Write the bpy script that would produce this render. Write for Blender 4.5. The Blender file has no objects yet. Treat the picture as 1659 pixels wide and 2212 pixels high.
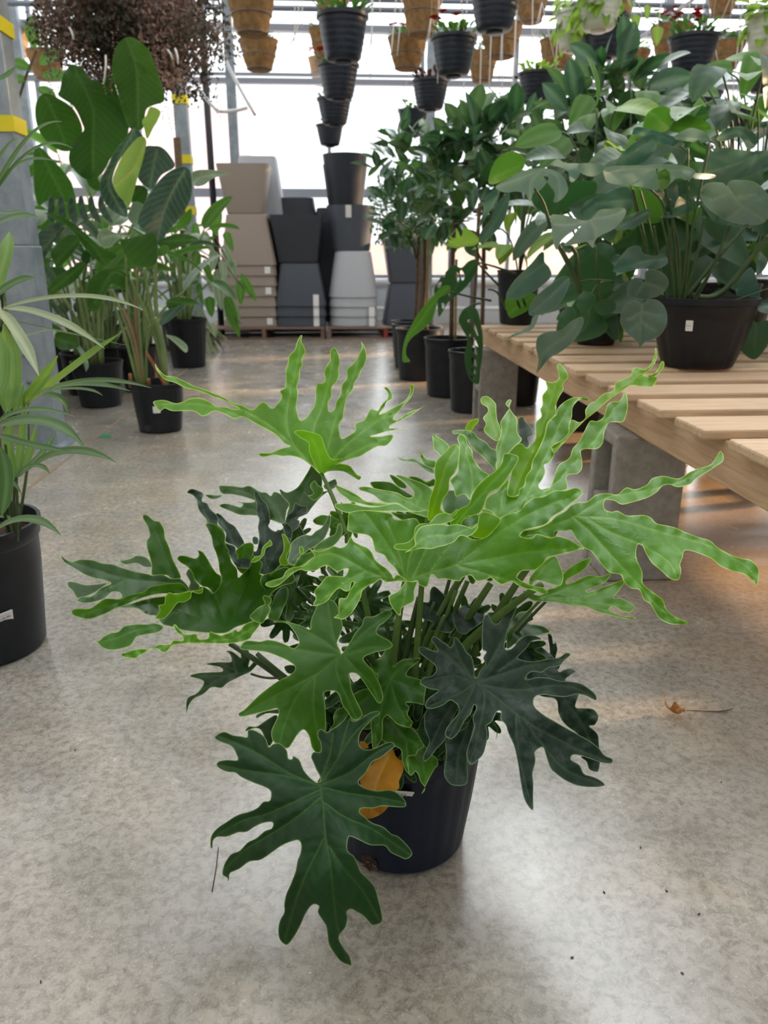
import bpy, math, random
import numpy as np
from mathutils import Vector, Matrix, geometry
random.seed(7); np.random.seed(7)
S = bpy.context.scene; COL = S.collection
PI = math.pi
# ------------------------------------------------------------------ camera, sky, sun, exposure
CAMH = .83; FPX = 1660.; PIT = math.radians(18.3); YAW = math.radians(3.44)
cd = bpy.data.cameras.new('camera'); cam = bpy.data.objects.new('camera', cd); COL.objects.link(cam)
cd.sensor_fit = 'VERTICAL'; cd.sensor_height = 36.; cd.lens = FPX / 2212 * 36
cam.location = (0, 0, CAMH); cam.rotation_euler = (PI / 2 - PIT, 0, -YAW)
cd.clip_start = .02; cd.clip_end = 200
cd.dof.use_dof = True; cd.dof.focus_distance = 1.03; cd.dof.aperture_fstop = 7.5
S.camera = cam
S.view_settings.view_transform = 'Standard'; S.view_settings.look = 'None'
S.view_settings.gamma = 1; S.view_settings.use_curve_mapping = False
S.view_settings.exposure = EXPOSURE = .50
W = bpy.data.worlds.new('sky'); S.world = W; W.use_nodes = True
wn = W.node_tree.nodes; wl = W.node_tree.links
bgn = wn['Background']; bgn.inputs['Color'].default_value = (.93, .97, 1, 1); bgn.inputs['Strength'].default_value = 1.45
# glow added to the sky high ahead, for floor reflections and backlit leaves
_tc = wn.new('ShaderNodeTexCoord'); _dp = wn.new('ShaderNodeVectorMath'); _dp.operation = 'DOT_PRODUCT'; wl.new(_tc.outputs['Generated'], _dp.inputs[0]); _dp.inputs[1].default_value = Vector((.20, .70, .70)).normalized()
_mr = wn.new('ShaderNodeMapRange'); _mr.interpolation_type = 'SMOOTHSTEP'; wl.new(_dp.outputs['Value'], _mr.inputs[0])
for _i, _v in enumerate((.80, .995, 1.45, 6.8)): _mr.inputs[_i + 1].default_value = _v
wl.new(_mr.outputs[0], bgn.inputs['Strength'])
sd = bpy.data.lights.new('sun', 'SUN'); sd.energy = 9.0; sd.color = (1, .66, .38); sd.angle = .035
sun = bpy.data.objects.new('sun', sd); COL.objects.link(sun)
_d = Vector((-.93, -.20, -.30)).normalized()     # low warm sun from the right
sun.rotation_euler = _d.to_track_quat('-Z', 'Y').to_euler(); sun.location = (6, 5, 4)

# ------------------------------------------------------------------ picture measurements to places
FW = np.array([math.sin(YAW) * math.cos(PIT), math.cos(YAW) * math.cos(PIT), -math.sin(PIT)])
RT = np.array([math.cos(YAW), -math.sin(YAW), 0.]); UP = np.cross(RT, FW); CC = np.array([0, 0, CAMH])
def ray(u, v): return FW + RT * (u - 829.5) / FPX - UP * (v - 1106) / FPX
def atZ(u, v, z): r = ray(u, v); return Vector(CC + r * (z - CAMH) / r[2])
def atY(u, v, y): r = ray(u, v); return Vector(CC + r * y / r[1])
def atD(u, v, d): return Vector(CC + ray(u, v) * d)

# ------------------------------------------------------------------ materials
def newmat(name):
    m = bpy.data.materials.new(name); m.use_nodes = True
    nt = m.node_tree; b = nt.nodes['Principled BSDF']; return m, nt, b
def nd(nt, t, **k):
    n = nt.nodes.new(t)
    for a, v in k.items():
        if a.startswith('i_'): n.inputs[a[2:].replace('_', ' ')].default_value = v
        else: setattr(n, a, v)
    return n
def rgb(r, g, b): # sRGB 0-255 to linear
    f = lambda c: (c / 255 / 12.92) if c / 255 <= .04045 else ((c / 255 + .055) / 1.055) ** 2.4
    return (f(r), f(g), f(b), 1)
def mixc(nt, f, a, b, blend='MIX'):
    n = nt.nodes.new('ShaderNodeMix'); n.data_type = 'RGBA'; n.blend_type = blend
    for s, v in ((0, f), (6, a), (7, b)):
        if isinstance(v, (float, int, tuple)): n.inputs[s].default_value = v
        else: nt.links.new(v, n.inputs[s])
    return n.outputs[2]
def noise(nt, scale, detail=4, rough=.6, vec=None, dist=0):
    n = nd(nt, 'ShaderNodeTexNoise'); n.inputs['Scale'].default_value = scale; n.inputs['Detail'].default_value = detail
    n.inputs['Roughness'].default_value = rough; n.inputs['Distortion'].default_value = dist
    if vec is not None: nt.links.new(vec, n.inputs['Vector'])
    return n.outputs['Fac']
def mapr(nt, v, a, b, c=0., d=1.):
    n = nd(nt, 'ShaderNodeMapRange'); nt.links.new(v, n.inputs[0])
    for i, x in enumerate((a, b, c, d)): n.inputs[i + 1].default_value = x
    return n.outputs[0]
def geo(nt): return nt.nodes.new('ShaderNodeNewGeometry').outputs['Position']
def objc(nt): return nt.nodes.new('ShaderNodeTexCoord').outputs['Object']
def bump(nt, b, h, st=.3, dist=.01):
    n = nd(nt, 'ShaderNodeBump'); n.inputs['Strength'].default_value = st; n.inputs['Distance'].default_value = dist
    nt.links.new(h, n.inputs['Height']); nt.links.new(n.outputs[0], b.inputs['Normal'])
def plain(name, c, rough=.5, metal=0, spec=.5, c2=None, sc=6, bmp=0, bsc=60):
    m, nt, b = newmat(name)
    b.inputs['Roughness'].default_value = rough; b.inputs['Metallic'].default_value = metal
    b.inputs['Specular IOR Level'].default_value = spec
    if c2 is None: b.inputs['Base Color'].default_value = c
    else:
        f = mapr(nt, noise(nt, sc, 5, .65, geo(nt)), .35, .65)
        nt.links.new(mixc(nt, f, c, c2), b.inputs['Base Color'])
    if bmp: bump(nt, b, noise(nt, bsc, 4, .7, geo(nt)), bmp, .005)
    return m
def leafmat(name, c1, c2, vein, edge, trans, tr=.25, rough=.42, stripe=.12, k=1., spec=.45, dust=0., mott=9):
    m, nt, b = newmat(name)
    at = nd(nt, 'ShaderNodeAttribute', attribute_name='lf'); sp = nd(nt, 'ShaderNodeSeparateColor')
    nt.links.new(at.outputs['Color'], sp.inputs[0])
    vec = geo(nt)
    col = mixc(nt, mapr(nt, noise(nt, mott, 3, .5, vec), .35, .65), c1, c2)
    ml = nd(nt, 'ShaderNodeMath', operation='MULTIPLY'); nt.links.new(sp.outputs[2], ml.inputs[0]); ml.inputs[1].default_value = k * 1.0
    sn = nd(nt, 'ShaderNodeMath', operation='SINE'); nt.links.new(ml.outputs[0], sn.inputs[0])
    sf = mapr(nt, sn.outputs[0], .2, 1., 0, stripe)
    col = mixc(nt, sf, col, vein)
    if dust:
        col = mixc(nt, mapr(nt, noise(nt, 25, 5, .7, vec), .5, .8, 0, dust), col, (.32, .36, .35, 1))
    vf = nd(nt, 'ShaderNodeMath', operation='MULTIPLY'); nt.links.new(sp.outputs[0], vf.inputs[0]); vf.inputs[1].default_value = .75
    col = mixc(nt, vf.outputs[0], col, vein)
    ef = nd(nt, 'ShaderNodeMath', operation='MULTIPLY'); nt.links.new(sp.outputs[1], ef.inputs[0]); ef.inputs[1].default_value = .9
    col = mixc(nt, ef.outputs[0], col, edge)
    nt.links.new(col, b.inputs['Base Color'])
    b.inputs['Roughness'].default_value = rough; b.inputs['Specular IOR Level'].default_value = spec
    bump(nt, b, sn.outputs[0], .18, .0012)
    t = nd(nt, 'ShaderNodeBsdfTranslucent'); nt.links.new(mixc(nt, .55, col, trans), t.inputs['Color'])
    mx = nd(nt, 'ShaderNodeMixShader'); mx.inputs[0].default_value = tr
    nt.links.new(b.outputs[0], mx.inputs[1]); nt.links.new(t.outputs[0], mx.inputs[2])
    nt.links.new(mx.outputs[0], nt.nodes['Material Output'].inputs['Surface'])
    return m
def floormat():
    m, nt, b = newmat('polished_concrete'); p = geo(nt)
    big = noise(nt, 1.1, 5, .62, p, .6); mid = noise(nt, 6, 6, .7, p, .3); fine = noise(nt, 62, 7, .8, p, .4); sp = noise(nt, 320, 2, .5, p)
    c = mixc(nt, mapr(nt, mid, .33, .68), rgb(142, 137, 128), rgb(172, 166, 156))
    c = mixc(nt, mapr(nt, big, .48, .68, 0, .55), c, rgb(188, 166, 138))
    c = mixc(nt, mapr(nt, noise(nt, 2.3, 5, .7, p, 1.), .5, .7, 0, .5), c, rgb(150, 152, 152))
    c = mixc(nt, mapr(nt, fine, .44, .64, 0, .85), c, rgb(104, 98, 88))
    c = mixc(nt, mapr(nt, sp, .62, .72, 0, .5), c, rgb(205, 201, 190))
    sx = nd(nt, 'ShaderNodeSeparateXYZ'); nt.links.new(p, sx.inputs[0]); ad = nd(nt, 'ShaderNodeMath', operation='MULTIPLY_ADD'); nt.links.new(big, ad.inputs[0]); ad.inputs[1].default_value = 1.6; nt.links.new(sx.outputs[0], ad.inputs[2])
    c = mixc(nt, mapr(nt, ad.outputs[0], 1.35, 2.1, 0, .6), c, rgb(164, 128, 88))  # brown stain toward the bench, also painting in the warm sunlight there
    nt.links.new(c, b.inputs['Base Color'])
    nt.links.new(mapr(nt, mid, .3, .7, .16, .30), b.inputs['Roughness'])
    b.inputs['Specular IOR Level'].default_value = .9
    bump(nt, b, fine, .05, .0012)
    return m
def woodmat(name, a, bcol, dark, axis='X'):
    m, nt, b = newmat(name); p = geo(nt)
    mp = nd(nt, 'ShaderNodeMapping'); nt.links.new(p, mp.inputs[0])
    mp.inputs['Scale'].default_value = (1.2, 22, 22) if axis == 'X' else (22, 1.2, 22)
    g = noise(nt, 3.2, 6, .65, mp.outputs[0], .8)
    c = mixc(nt, mapr(nt, g, .32, .68), a, bcol)
    c = mixc(nt, mapr(nt, noise(nt, 2.2, 4, .7, p), .55, .75, 0, .45), c, dark)
    info = nd(nt, 'ShaderNodeObjectInfo')
    c = mixc(nt, mapr(nt, info.outputs['Random'], 0, 1, 0, .35), c, dark)
    nt.links.new(c, b.inputs['Base Color']); b.inputs['Roughness'].default_value = .7
    bump(nt, b, g, .25, .004); return m
M = {}
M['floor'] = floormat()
M['joint'] = plain('joint_filler', rgb(140, 118, 96), .8)
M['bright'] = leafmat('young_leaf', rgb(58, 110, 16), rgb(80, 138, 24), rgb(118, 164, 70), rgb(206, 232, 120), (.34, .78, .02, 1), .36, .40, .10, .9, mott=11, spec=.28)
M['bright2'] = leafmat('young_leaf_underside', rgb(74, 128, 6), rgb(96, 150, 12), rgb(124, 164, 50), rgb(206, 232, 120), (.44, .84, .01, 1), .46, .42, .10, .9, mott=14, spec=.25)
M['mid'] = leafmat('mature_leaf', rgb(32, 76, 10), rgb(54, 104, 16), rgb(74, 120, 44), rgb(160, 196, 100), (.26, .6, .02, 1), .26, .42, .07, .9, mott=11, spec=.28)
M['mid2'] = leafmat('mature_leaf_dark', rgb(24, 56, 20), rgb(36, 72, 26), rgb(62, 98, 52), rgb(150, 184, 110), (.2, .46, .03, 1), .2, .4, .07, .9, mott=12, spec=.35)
M['deep'] = leafmat('cupped_leaf_shade', rgb(18, 52, 6), rgb(36, 82, 8), rgb(30, 70, 18), rgb(150, 190, 90), (.2, .55, .01, 1), .20, .36, .07, .9, mott=9, spec=.3)  # darker copy with the shade inside the cupped leaf put into its green
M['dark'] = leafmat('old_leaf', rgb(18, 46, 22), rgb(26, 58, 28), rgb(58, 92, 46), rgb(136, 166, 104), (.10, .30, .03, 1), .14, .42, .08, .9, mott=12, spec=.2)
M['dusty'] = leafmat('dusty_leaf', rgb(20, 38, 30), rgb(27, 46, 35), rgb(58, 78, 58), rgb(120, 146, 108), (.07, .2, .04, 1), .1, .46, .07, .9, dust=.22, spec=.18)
M['yellow'] = leafmat('yellow_leaf', rgb(188, 132, 20), rgb(170, 108, 14), rgb(200, 156, 60), rgb(180, 130, 40), (.7, .35, .02, 1), .25, .5, .05, .9, mott=40)
M['petiole'] = plain('petiole', rgb(74, 104, 40), .45, c2=rgb(94, 122, 54), sc=20)
M['petiole_dark'] = plain('petiole_dark', rgb(48, 70, 36), .5, c2=rgb(66, 88, 44), sc=20)
M['palm'] = leafmat('palm_leaf', rgb(52, 84, 48), rgb(72, 104, 64), rgb(120, 146, 104), rgb(70, 100, 60), (.2, .5, .05, 1), .25, .4, .3, 2.2)
M['palml'] = leafmat('palm_leaf_light', rgb(78, 118, 44), rgb(98, 138, 58), rgb(128, 160, 90), rgb(90, 120, 60), (.4, .7, .05, 1), .35, .4, .3, 2.2)
M['palmv'] = leafmat('palm_leaf_striped', rgb(104, 124, 86), rgb(124, 142, 104), rgb(172, 180, 146), rgb(150, 160, 110), (.4, .6, .2, 1), .2, .45, .5, 2.2)
M['strel'] = leafmat('paddle_leaf', rgb(32, 68, 28), rgb(46, 84, 36), rgb(90, 124, 72), rgb(84, 120, 60), (.12, .36, .02, 1), .30, .34, .14, .8, mott=4)
M['strelb'] = leafmat('paddle_leaf_blue', rgb(56, 86, 76), rgb(76, 104, 94), rgb(146, 166, 130), rgb(110, 134, 110), (.12, .3, .1, 1), .12, .32, .22, .8, mott=4)
M['strell'] = leafmat('paddle_leaf_new', rgb(136, 178, 80), rgb(160, 196, 98), rgb(214, 214, 120), rgb(170, 200, 110), (.5, .8, .1, 1), .35, .35, .05, .8, mott=4)
M['strelp'] = leafmat('paddle_leaf_pale', rgb(122, 150, 122), rgb(146, 168, 142), rgb(190, 200, 170), rgb(190, 200, 170), (.3, .5, .2, 1), .2, .35, .1, .8, mott=4)
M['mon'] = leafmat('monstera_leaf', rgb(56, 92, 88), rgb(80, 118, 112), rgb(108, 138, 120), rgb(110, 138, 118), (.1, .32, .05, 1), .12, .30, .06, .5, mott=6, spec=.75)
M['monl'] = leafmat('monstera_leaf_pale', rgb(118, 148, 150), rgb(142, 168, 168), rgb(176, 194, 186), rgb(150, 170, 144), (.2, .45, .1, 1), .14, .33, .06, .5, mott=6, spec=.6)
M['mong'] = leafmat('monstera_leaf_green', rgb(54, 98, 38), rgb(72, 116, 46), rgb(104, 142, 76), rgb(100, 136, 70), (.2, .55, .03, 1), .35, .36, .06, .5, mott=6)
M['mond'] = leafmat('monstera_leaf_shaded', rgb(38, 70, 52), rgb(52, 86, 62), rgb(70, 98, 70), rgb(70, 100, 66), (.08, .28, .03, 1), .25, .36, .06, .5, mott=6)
M['fic'] = leafmat('ficus_leaf', rgb(42, 80, 62), rgb(62, 100, 76), rgb(120, 150, 116), rgb(70, 104, 80), (.1, .35, .05, 1), .18, .30, .04, .5, mott=5, spec=.6)
M['ficg'] = leafmat('ficus_leaf_underside', rgb(80, 108, 74), rgb(98, 124, 88), rgb(130, 154, 112), rgb(90, 120, 80), (.2, .45, .1, 1), .25, .4, .04, .5, mott=5)
M['fine'] = leafmat('small_leaf', rgb(46, 84, 40), rgb(66, 106, 50), rgb(80, 120, 60), rgb(66, 106, 50), (.2, .5, .05, 1), .3, .45, .02, .5)
M['lime'] = leafmat('lime_foliage', rgb(96, 138, 46), rgb(128, 164, 60), rgb(150, 180, 80), rgb(120, 150, 60), (.5, .8, .1, 1), .4, .45, .02, .5)
M['rust'] = leafmat('purple_foliage', rgb(66, 40, 36), rgb(90, 58, 44), rgb(90, 60, 50), rgb(80, 50, 44), (.3, .1, .05, 1), .2, .6, .02, .5)
M['dryl'] = leafmat('dried_foliage', rgb(116, 96, 90), rgb(152, 126, 116), rgb(150, 120, 100), rgb(120, 96, 84), (.3, .2, .12, 1), .15, .8, .02, .5, mott=30)
M['dryd'] = leafmat('dried_foliage_dark', rgb(54, 56, 44), rgb(84, 76, 64), rgb(80, 66, 60), rgb(60, 56, 44), (.1, .12, .06, 1), .12, .8, .02, .5, mott=30)
M['red'] = plain('red_petal', rgb(200, 20, 36), .5); M['ylw'] = plain('yellow_petal', rgb(230, 206, 60), .5); M['pnk'] = plain('pale_petal', rgb(236, 220, 214), .5)
M['pot'] = plain('black_nursery_plastic', rgb(20, 24, 31), .42, spec=.35, c2=rgb(30, 33, 39), sc=14, bmp=.05, bsc=30)
M['potblue'] = plain('scuffed_black_plastic', rgb(14, 22, 40), .45, spec=.28, c2=rgb(24, 33, 52), sc=9, bmp=.12, bsc=14)
M['hang'] = plain('hanging_pot_plastic', rgb(30, 37, 52), .4)
M['white'] = plain('white_plastic', rgb(222, 224, 214), .4)
M['coir'] = plain('coir_fibre', rgb(160, 126, 82), .95, c2=rgb(122, 92, 58), sc=22, bmp=1., bsc=90)
M['soil'] = plain('bark_soil', rgb(72, 46, 34), .95, c2=rgb(36, 24, 18), sc=60, bmp=1., bsc=70)
M['wire'] = plain('hanger_plastic', rgb(214, 214, 216), .4); M['gwire'] = plain('grey_wire', rgb(120, 124, 130), .4, .6)
M['taupe'] = plain('taupe_resin', rgb(160, 147, 138), .55, bmp=.03); M['char'] = plain('charcoal_resin', rgb(54, 58, 68), .5, bmp=.03)
M['charb'] = plain('slate_resin', rgb(76, 82, 94), .5); M['lgrey'] = plain('light_grey_resin', rgb(188, 193, 202), .5)
M['bround'] = plain('black_resin', rgb(34, 40, 52), .45)
M['galv'] = plain('galvanised_steel', rgb(128, 140, 150), .45, .35, c2=rgb(158, 168, 176), sc=9)
M['ytape'] = plain('yellow_tape', rgb(224, 208, 30), .5)
M['alu'] = plain('window_frame_metal', rgb(150, 156, 166), .5, .2); M['steel'] = plain('grey_roof_steel', rgb(118, 126, 138), .5, .3)
M['blackpipe'] = plain('black_pipe', rgb(34, 36, 44), .4); M['whitepipe'] = plain('white_pipe', rgb(224, 228, 234), .35)
M['lowwall'] = plain('wall_panel', rgb(222, 228, 234), .6)
M['block'] = plain('cinder_block', rgb(166, 163, 157), .95, c2=rgb(142, 139, 133), sc=30, bmp=.8, bsc=180)
M['bench'] = woodmat('pine_slat', rgb(222, 196, 164), rgb(192, 160, 126), rgb(160, 130, 106), 'X')
M['beam'] = woodmat('pine_beam', rgb(214, 184, 150), rgb(182, 148, 114), rgb(150, 124, 100), 'Y')
M['pallet'] = woodmat('pallet_wood', rgb(150, 124, 108), rgb(120, 96, 84), rgb(96, 78, 70), 'X')
M['palred'] = plain('red_painted_wood', rgb(150, 50, 46), .7)
M['bark'] = plain('bark', rgb(112, 90, 66), .9, c2=rgb(84, 66, 48), sc=30, bmp=.6); M['stake'] = plain('bamboo', rgb(150, 132, 84), .7)
M['sheath'] = plain('dry_sheath', rgb(160, 112, 72), .8, c2=rgb(120, 78, 50), sc=30)
M['paddlestem'] = plain('leaf_stalk', rgb(104, 130, 78), .5, c2=rgb(130, 150, 92), sc=8); M['pinkstem'] = plain('pinkish_stalk', rgb(150, 116, 90), .6)
M['label'] = plain('paper_label', rgb(232, 232, 232), .6); M['ink'] = plain('label_ink', rgb(40, 40, 44), .7)
M['green'] = plain('green_tape', rgb(20, 130, 84), .6)
M['pinkwall'] = plain('pink_siding', rgb(250, 222, 222), .8); M['brick'] = plain('pale_brick', rgb(244, 218, 204), .9, c2=rgb(236, 200, 184), sc=3)
M['ground'] = plain('snowy_ground', rgb(235, 235, 238), .9); M['dark'+'void'] = plain('dark_glass', rgb(60, 66, 74), .3)
M['fallen'] = leafmat('fallen_leaf', rgb(176, 124, 66), rgb(134, 84, 40), rgb(196, 150, 90), rgb(120, 70, 40), (.5, .3, .1, 1), .15, .7, .05, .9, mott=50)
M['twig'] = plain('twig', rgb(84, 66, 52), .9)
def glassmat():
    m, nt, b = newmat('clear_glazing'); nt.nodes.remove(b)
    t = nd(nt, 'ShaderNodeBsdfTransparent'); t.inputs[0].default_value = (.97, .98, .98, 1)
    g = nd(nt, 'ShaderNodeBsdfGlossy'); g.inputs['Roughness'].default_value = .08
    fr = nd(nt, 'ShaderNodeFresnel'); fr.inputs[0].default_value = 1.35
    x = nd(nt, 'ShaderNodeMixShader'); nt.links.new(fr.outputs[0], x.inputs[0]); nt.links.new(t.outputs[0], x.inputs[1]); nt.links.new(g.outputs[0], x.inputs[2])
    nt.links.new(x.outputs[0], nt.nodes['Material Output'].inputs['Surface']); return m
M['glass'] = glassmat()
def clothmat(name, c, open_):
    m, nt, b = newmat(name); nt.nodes.remove(b)
    t = nd(nt, 'ShaderNodeBsdfTransparent'); d = nd(nt, 'ShaderNodeBsdfDiffuse'); d.inputs[0].default_value = c
    l = nd(nt, 'ShaderNodeBsdfTranslucent'); l.inputs[0].default_value = c
    a = nd(nt, 'ShaderNodeMixShader'); a.inputs[0].default_value = .5; nt.links.new(d.outputs[0], a.inputs[1]); nt.links.new(l.outputs[0], a.inputs[2])
    x = nd(nt, 'ShaderNodeMixShader'); x.inputs[0].default_value = 1 - open_; nt.links.new(t.outputs[0], x.inputs[1]); nt.links.new(a.outputs[0], x.inputs[2])
    nt.links.new(x.outputs[0], nt.nodes['Material Output'].inputs['Surface']); return m
M['shade'] = clothmat('shade_cloth', (.72, .73, .73, 1), .42)
M['light_blocker'] = plain('grey_blocker', rgb(150, 154, 150), .9)

# ------------------------------------------------------------------ mesh helpers
LOC = {}
class MB:
    def __init__(s): s.v = []; s.f = []; s.a = []
    def add(s, vs, fs, at=None):
        o = len(s.v); s.v += [tuple(v) for v in vs]; s.f += [tuple(i + o for i in f) for f in fs]
        s.a += list(at) if at is not None else [(0, 0, 0)] * len(vs)
    def box(s, x0, x1, y0, y1, z0, z1, R=None):
        p = [Vector((x, y, z)) for z in (z0, z1) for y in (y0, y1) for x in (x0, x1)]
        if R is not None: p = [R @ q for q in p]
        s.add(p, [(0, 2, 3, 1), (4, 5, 7, 6), (0, 1, 5, 4), (2, 6, 7, 3), (0, 4, 6, 2), (1, 3, 7, 5)])
    def tube(s, pts, r, n=8, cap=True):
        pts = [Vector(p) for p in pts]; m = len(pts); rr = r if isinstance(r, (list, tuple)) else [r] * m
        vs = []; ref = None
        for i, p in enumerate(pts):
            t = (pts[min(i + 1, m - 1)] - pts[max(i - 1, 0)]).normalized()
            if ref is None: ref = t.orthogonal().normalized()
            ref = (ref - t * ref.dot(t)).normalized(); b = t.cross(ref)
            for k in range(n):
                a = 2 * PI * k / n; vs.append(p + (ref * math.cos(a) + b * math.sin(a)) * rr[i])
        fs = [(i * n + k, i * n + (k + 1) % n, (i + 1) * n + (k + 1) % n, (i + 1) * n + k) for i in range(m - 1) for k in range(n)]
        if cap: fs += [tuple(range(n))[::-1], tuple((m - 1) * n + k for k in range(n))]
        s.add(vs, fs)
    def lathe(s, c, prof, n=48, sq=2., rib=None, closed_bottom=True, rot=0):
        c = Vector(c); vs = []
        for j, (r, z) in enumerate(prof):
            for k in range(n):
                a = 2 * PI * k / n
                ca, sa = math.cos(a), math.sin(a)
                q = 1. if sq == 2 else (abs(ca) ** sq + abs(sa) ** sq) ** (-1 / sq)
                rr = r * q * (1 + (rib(a, j) if rib else 0))
                x, y = rr * ca, rr * sa
                vs.append(c + Vector((x * math.cos(rot) - y * math.sin(rot), x * math.sin(rot) + y * math.cos(rot), z)))
        m = len(prof)
        fs = [(i * n + k, i * n + (k + 1) % n, (i + 1) * n + (k + 1) % n, (i + 1) * n + k) for i in range(m - 1) for k in range(n)]
        if closed_bottom: fs.append(tuple(range(n))[::-1])
        s.add(vs, fs)
    def build(s, name, mat, parent=None, smooth=True, bev=0):
        me = bpy.data.meshes.new(name); off = Vector(LOC[parent.name]) if parent is not None else Vector((0, 0, 0))
        me.from_pydata([tuple(Vector(v) - off) for v in s.v], [], s.f)
        if any(a != (0, 0, 0) for a in s.a):
            ca = me.color_attributes.new('lf', 'FLOAT_COLOR', 'POINT')
            ca.data.foreach_set('color', np.array([(*a, 1) for a in s.a], dtype=np.float32).ravel())
        me.materials.append(M[mat] if isinstance(mat, str) else mat)
        me.polygons.foreach_set('use_smooth', [smooth] * len(me.polygons)); me.update()
        o = bpy.data.objects.new(name, me); COL.objects.link(o)
        if parent is not None: o.parent = parent
        LOC[o.name] = tuple(off)
        if bev:
            md = o.modifiers.new('bevel', 'BEVEL'); md.width = bev; md.segments = 2; md.limit_method = 'ANGLE'
        if smooth and not bev: 
            pass
        return o
def tag(o, label, cat, group=None):
    o['label'] = label; o['category'] = cat
    if group: o['group'] = group
    return o
def thing(name, label, cat, loc, group=None):
    o = bpy.data.objects.new(name, None); COL.objects.link(o); o.location = loc; o.empty_display_size = .05
    LOC[o.name] = tuple(loc); return tag(o, label, cat, group)
def struct(o): o['kind'] = 'structure'; return o
def setauto(o, ang=35):
    me = o.data; me.set_sharp_from_angle(angle=math.radians(ang)); return o
def bez(a, b, c, n=12):
    a, b, c = Vector(a), Vector(b), Vector(c)
    return [a * (1 - t) ** 2 + b * 2 * t * (1 - t) + c * t * t for t in [i / (n - 1) for i in range(n)]]

# ------------------------------------------------------------------ a leaf blade from its outline, veins and depths
def smooth_poly(P, sp, closed=True):
    P = np.array(P, float); n = len(P); out = []
    rng = n if closed else n - 1
    for i in range(rng):
        if closed: p0, p1, p2, p3 = P[(i - 1) % n], P[i], P[(i + 1) % n], P[(i + 2) % n]
        else: p0, p1, p2, p3 = P[max(i - 1, 0)], P[i], P[i + 1], P[min(i + 2, n - 1)]
        L = np.linalg.norm(p2 - p1); m = max(1, int(round(L / sp)))
        for k in range(m):
            t = k / m
            out.append(.5 * ((2 * p1) + (-p0 + p2) * t + (2 * p0 - 5 * p1 + 4 * p2 - p3) * t * t + (-p0 + 3 * p1 - 3 * p2 + p3) * t ** 3))
    if not closed: out.append(P[-1])
    return np.array(out)
def seg_dist(X, A, B):
    D = B - A; L2 = np.maximum((D ** 2).sum(1), 1e-9)
    t = np.clip(((X[:, None, :] - A[None]) * D[None]).sum(2) / L2[None], 0, 1)
    Q = A[None] + t[..., None] * D[None]; d = np.sqrt(((X[:, None, :] - Q) ** 2).sum(2))
    i = d.argmin(1); r = np.arange(len(X)); return d[r, i], i, t[r, i]
def inside(X, P):
    x, y = X[:, 0][:, None], X[:, 1][:, None]; a = P; b = np.roll(P, -1, 0)
    c = ((a[:, 1] > y) != (b[:, 1] > y)) & (x < (b[:, 0] - a[:, 0]) * (y - a[:, 1]) / (b[:, 1] - a[:, 1] + 1e-12) + a[:, 0])
    return c.sum(1) % 2 == 1
def tps(C, V, lam=1e-4):
    C = np.array(C, float); V = np.array(V, float); mu = C.mean(0); sc = max(C.std(), 1.); c = (C - mu) / sc; n = len(c)
    U = lambda r2: np.where(r2 > 0, .5 * r2 * np.log(r2 + 1e-12), 0)
    K = U(((c[:, None] - c[None]) ** 2).sum(2)) + lam * np.eye(n) * 10
    Pm = np.hstack([np.ones((n, 1)), c]); A = np.zeros((n + 3, n + 3)); A[:n, :n] = K; A[:n, n:] = Pm; A[n:, :n] = Pm.T
    w = np.linalg.lstsq(A, np.concatenate([V, np.zeros(3)]), rcond=None)[0]
    lo, hi = V.min() - .04, V.max() + .04
    def f(X):
        x = (X - mu) / sc; r = U(((x[:, None] - c[None]) ** 2).sum(2)) @ w[:n] + w[n] + x @ w[n + 1:]
        return np.clip(r, lo, hi)
    return f
CR = dict(f=(0, 0, 1), a=(300, 700, .3737), b=(100, 1040, .24955), c=(400, 1040, .24955), d=(660, 960, .24955), e=(860, 740, .24955),
          g=(1040, 740, .24955), h=(1140, 960, .31284), i=(900, 1040, .24955), j=(700, 1280, .2079), k=(380, 1300, .34961),
          l=(430, 1500, .30139), m=(860, 1240, .30139), n=(60, 80, .3014), q=(80, 440, .2893), r=(1020, 200, .3852), t=(800, 400, .2652), s=(1240, 180, .25256))
def pts(cr, s):
    ox, oy, k = CR[cr]; P = []
    for w in s.split():
        x, y = w.split(',')[:2]; P.append((ox + float(x) * k, oy + float(y) * k))
    return np.array(P)
def ctl(cr, s):
    ox, oy, k = CR[cr]; P = []; V = []
    for w in s.split():
        x, y, d = w.split(','); P.append((ox + float(x) * k, oy + float(y) * k)); V.append(float(d))
    return P, V
LN = [0]
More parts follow.
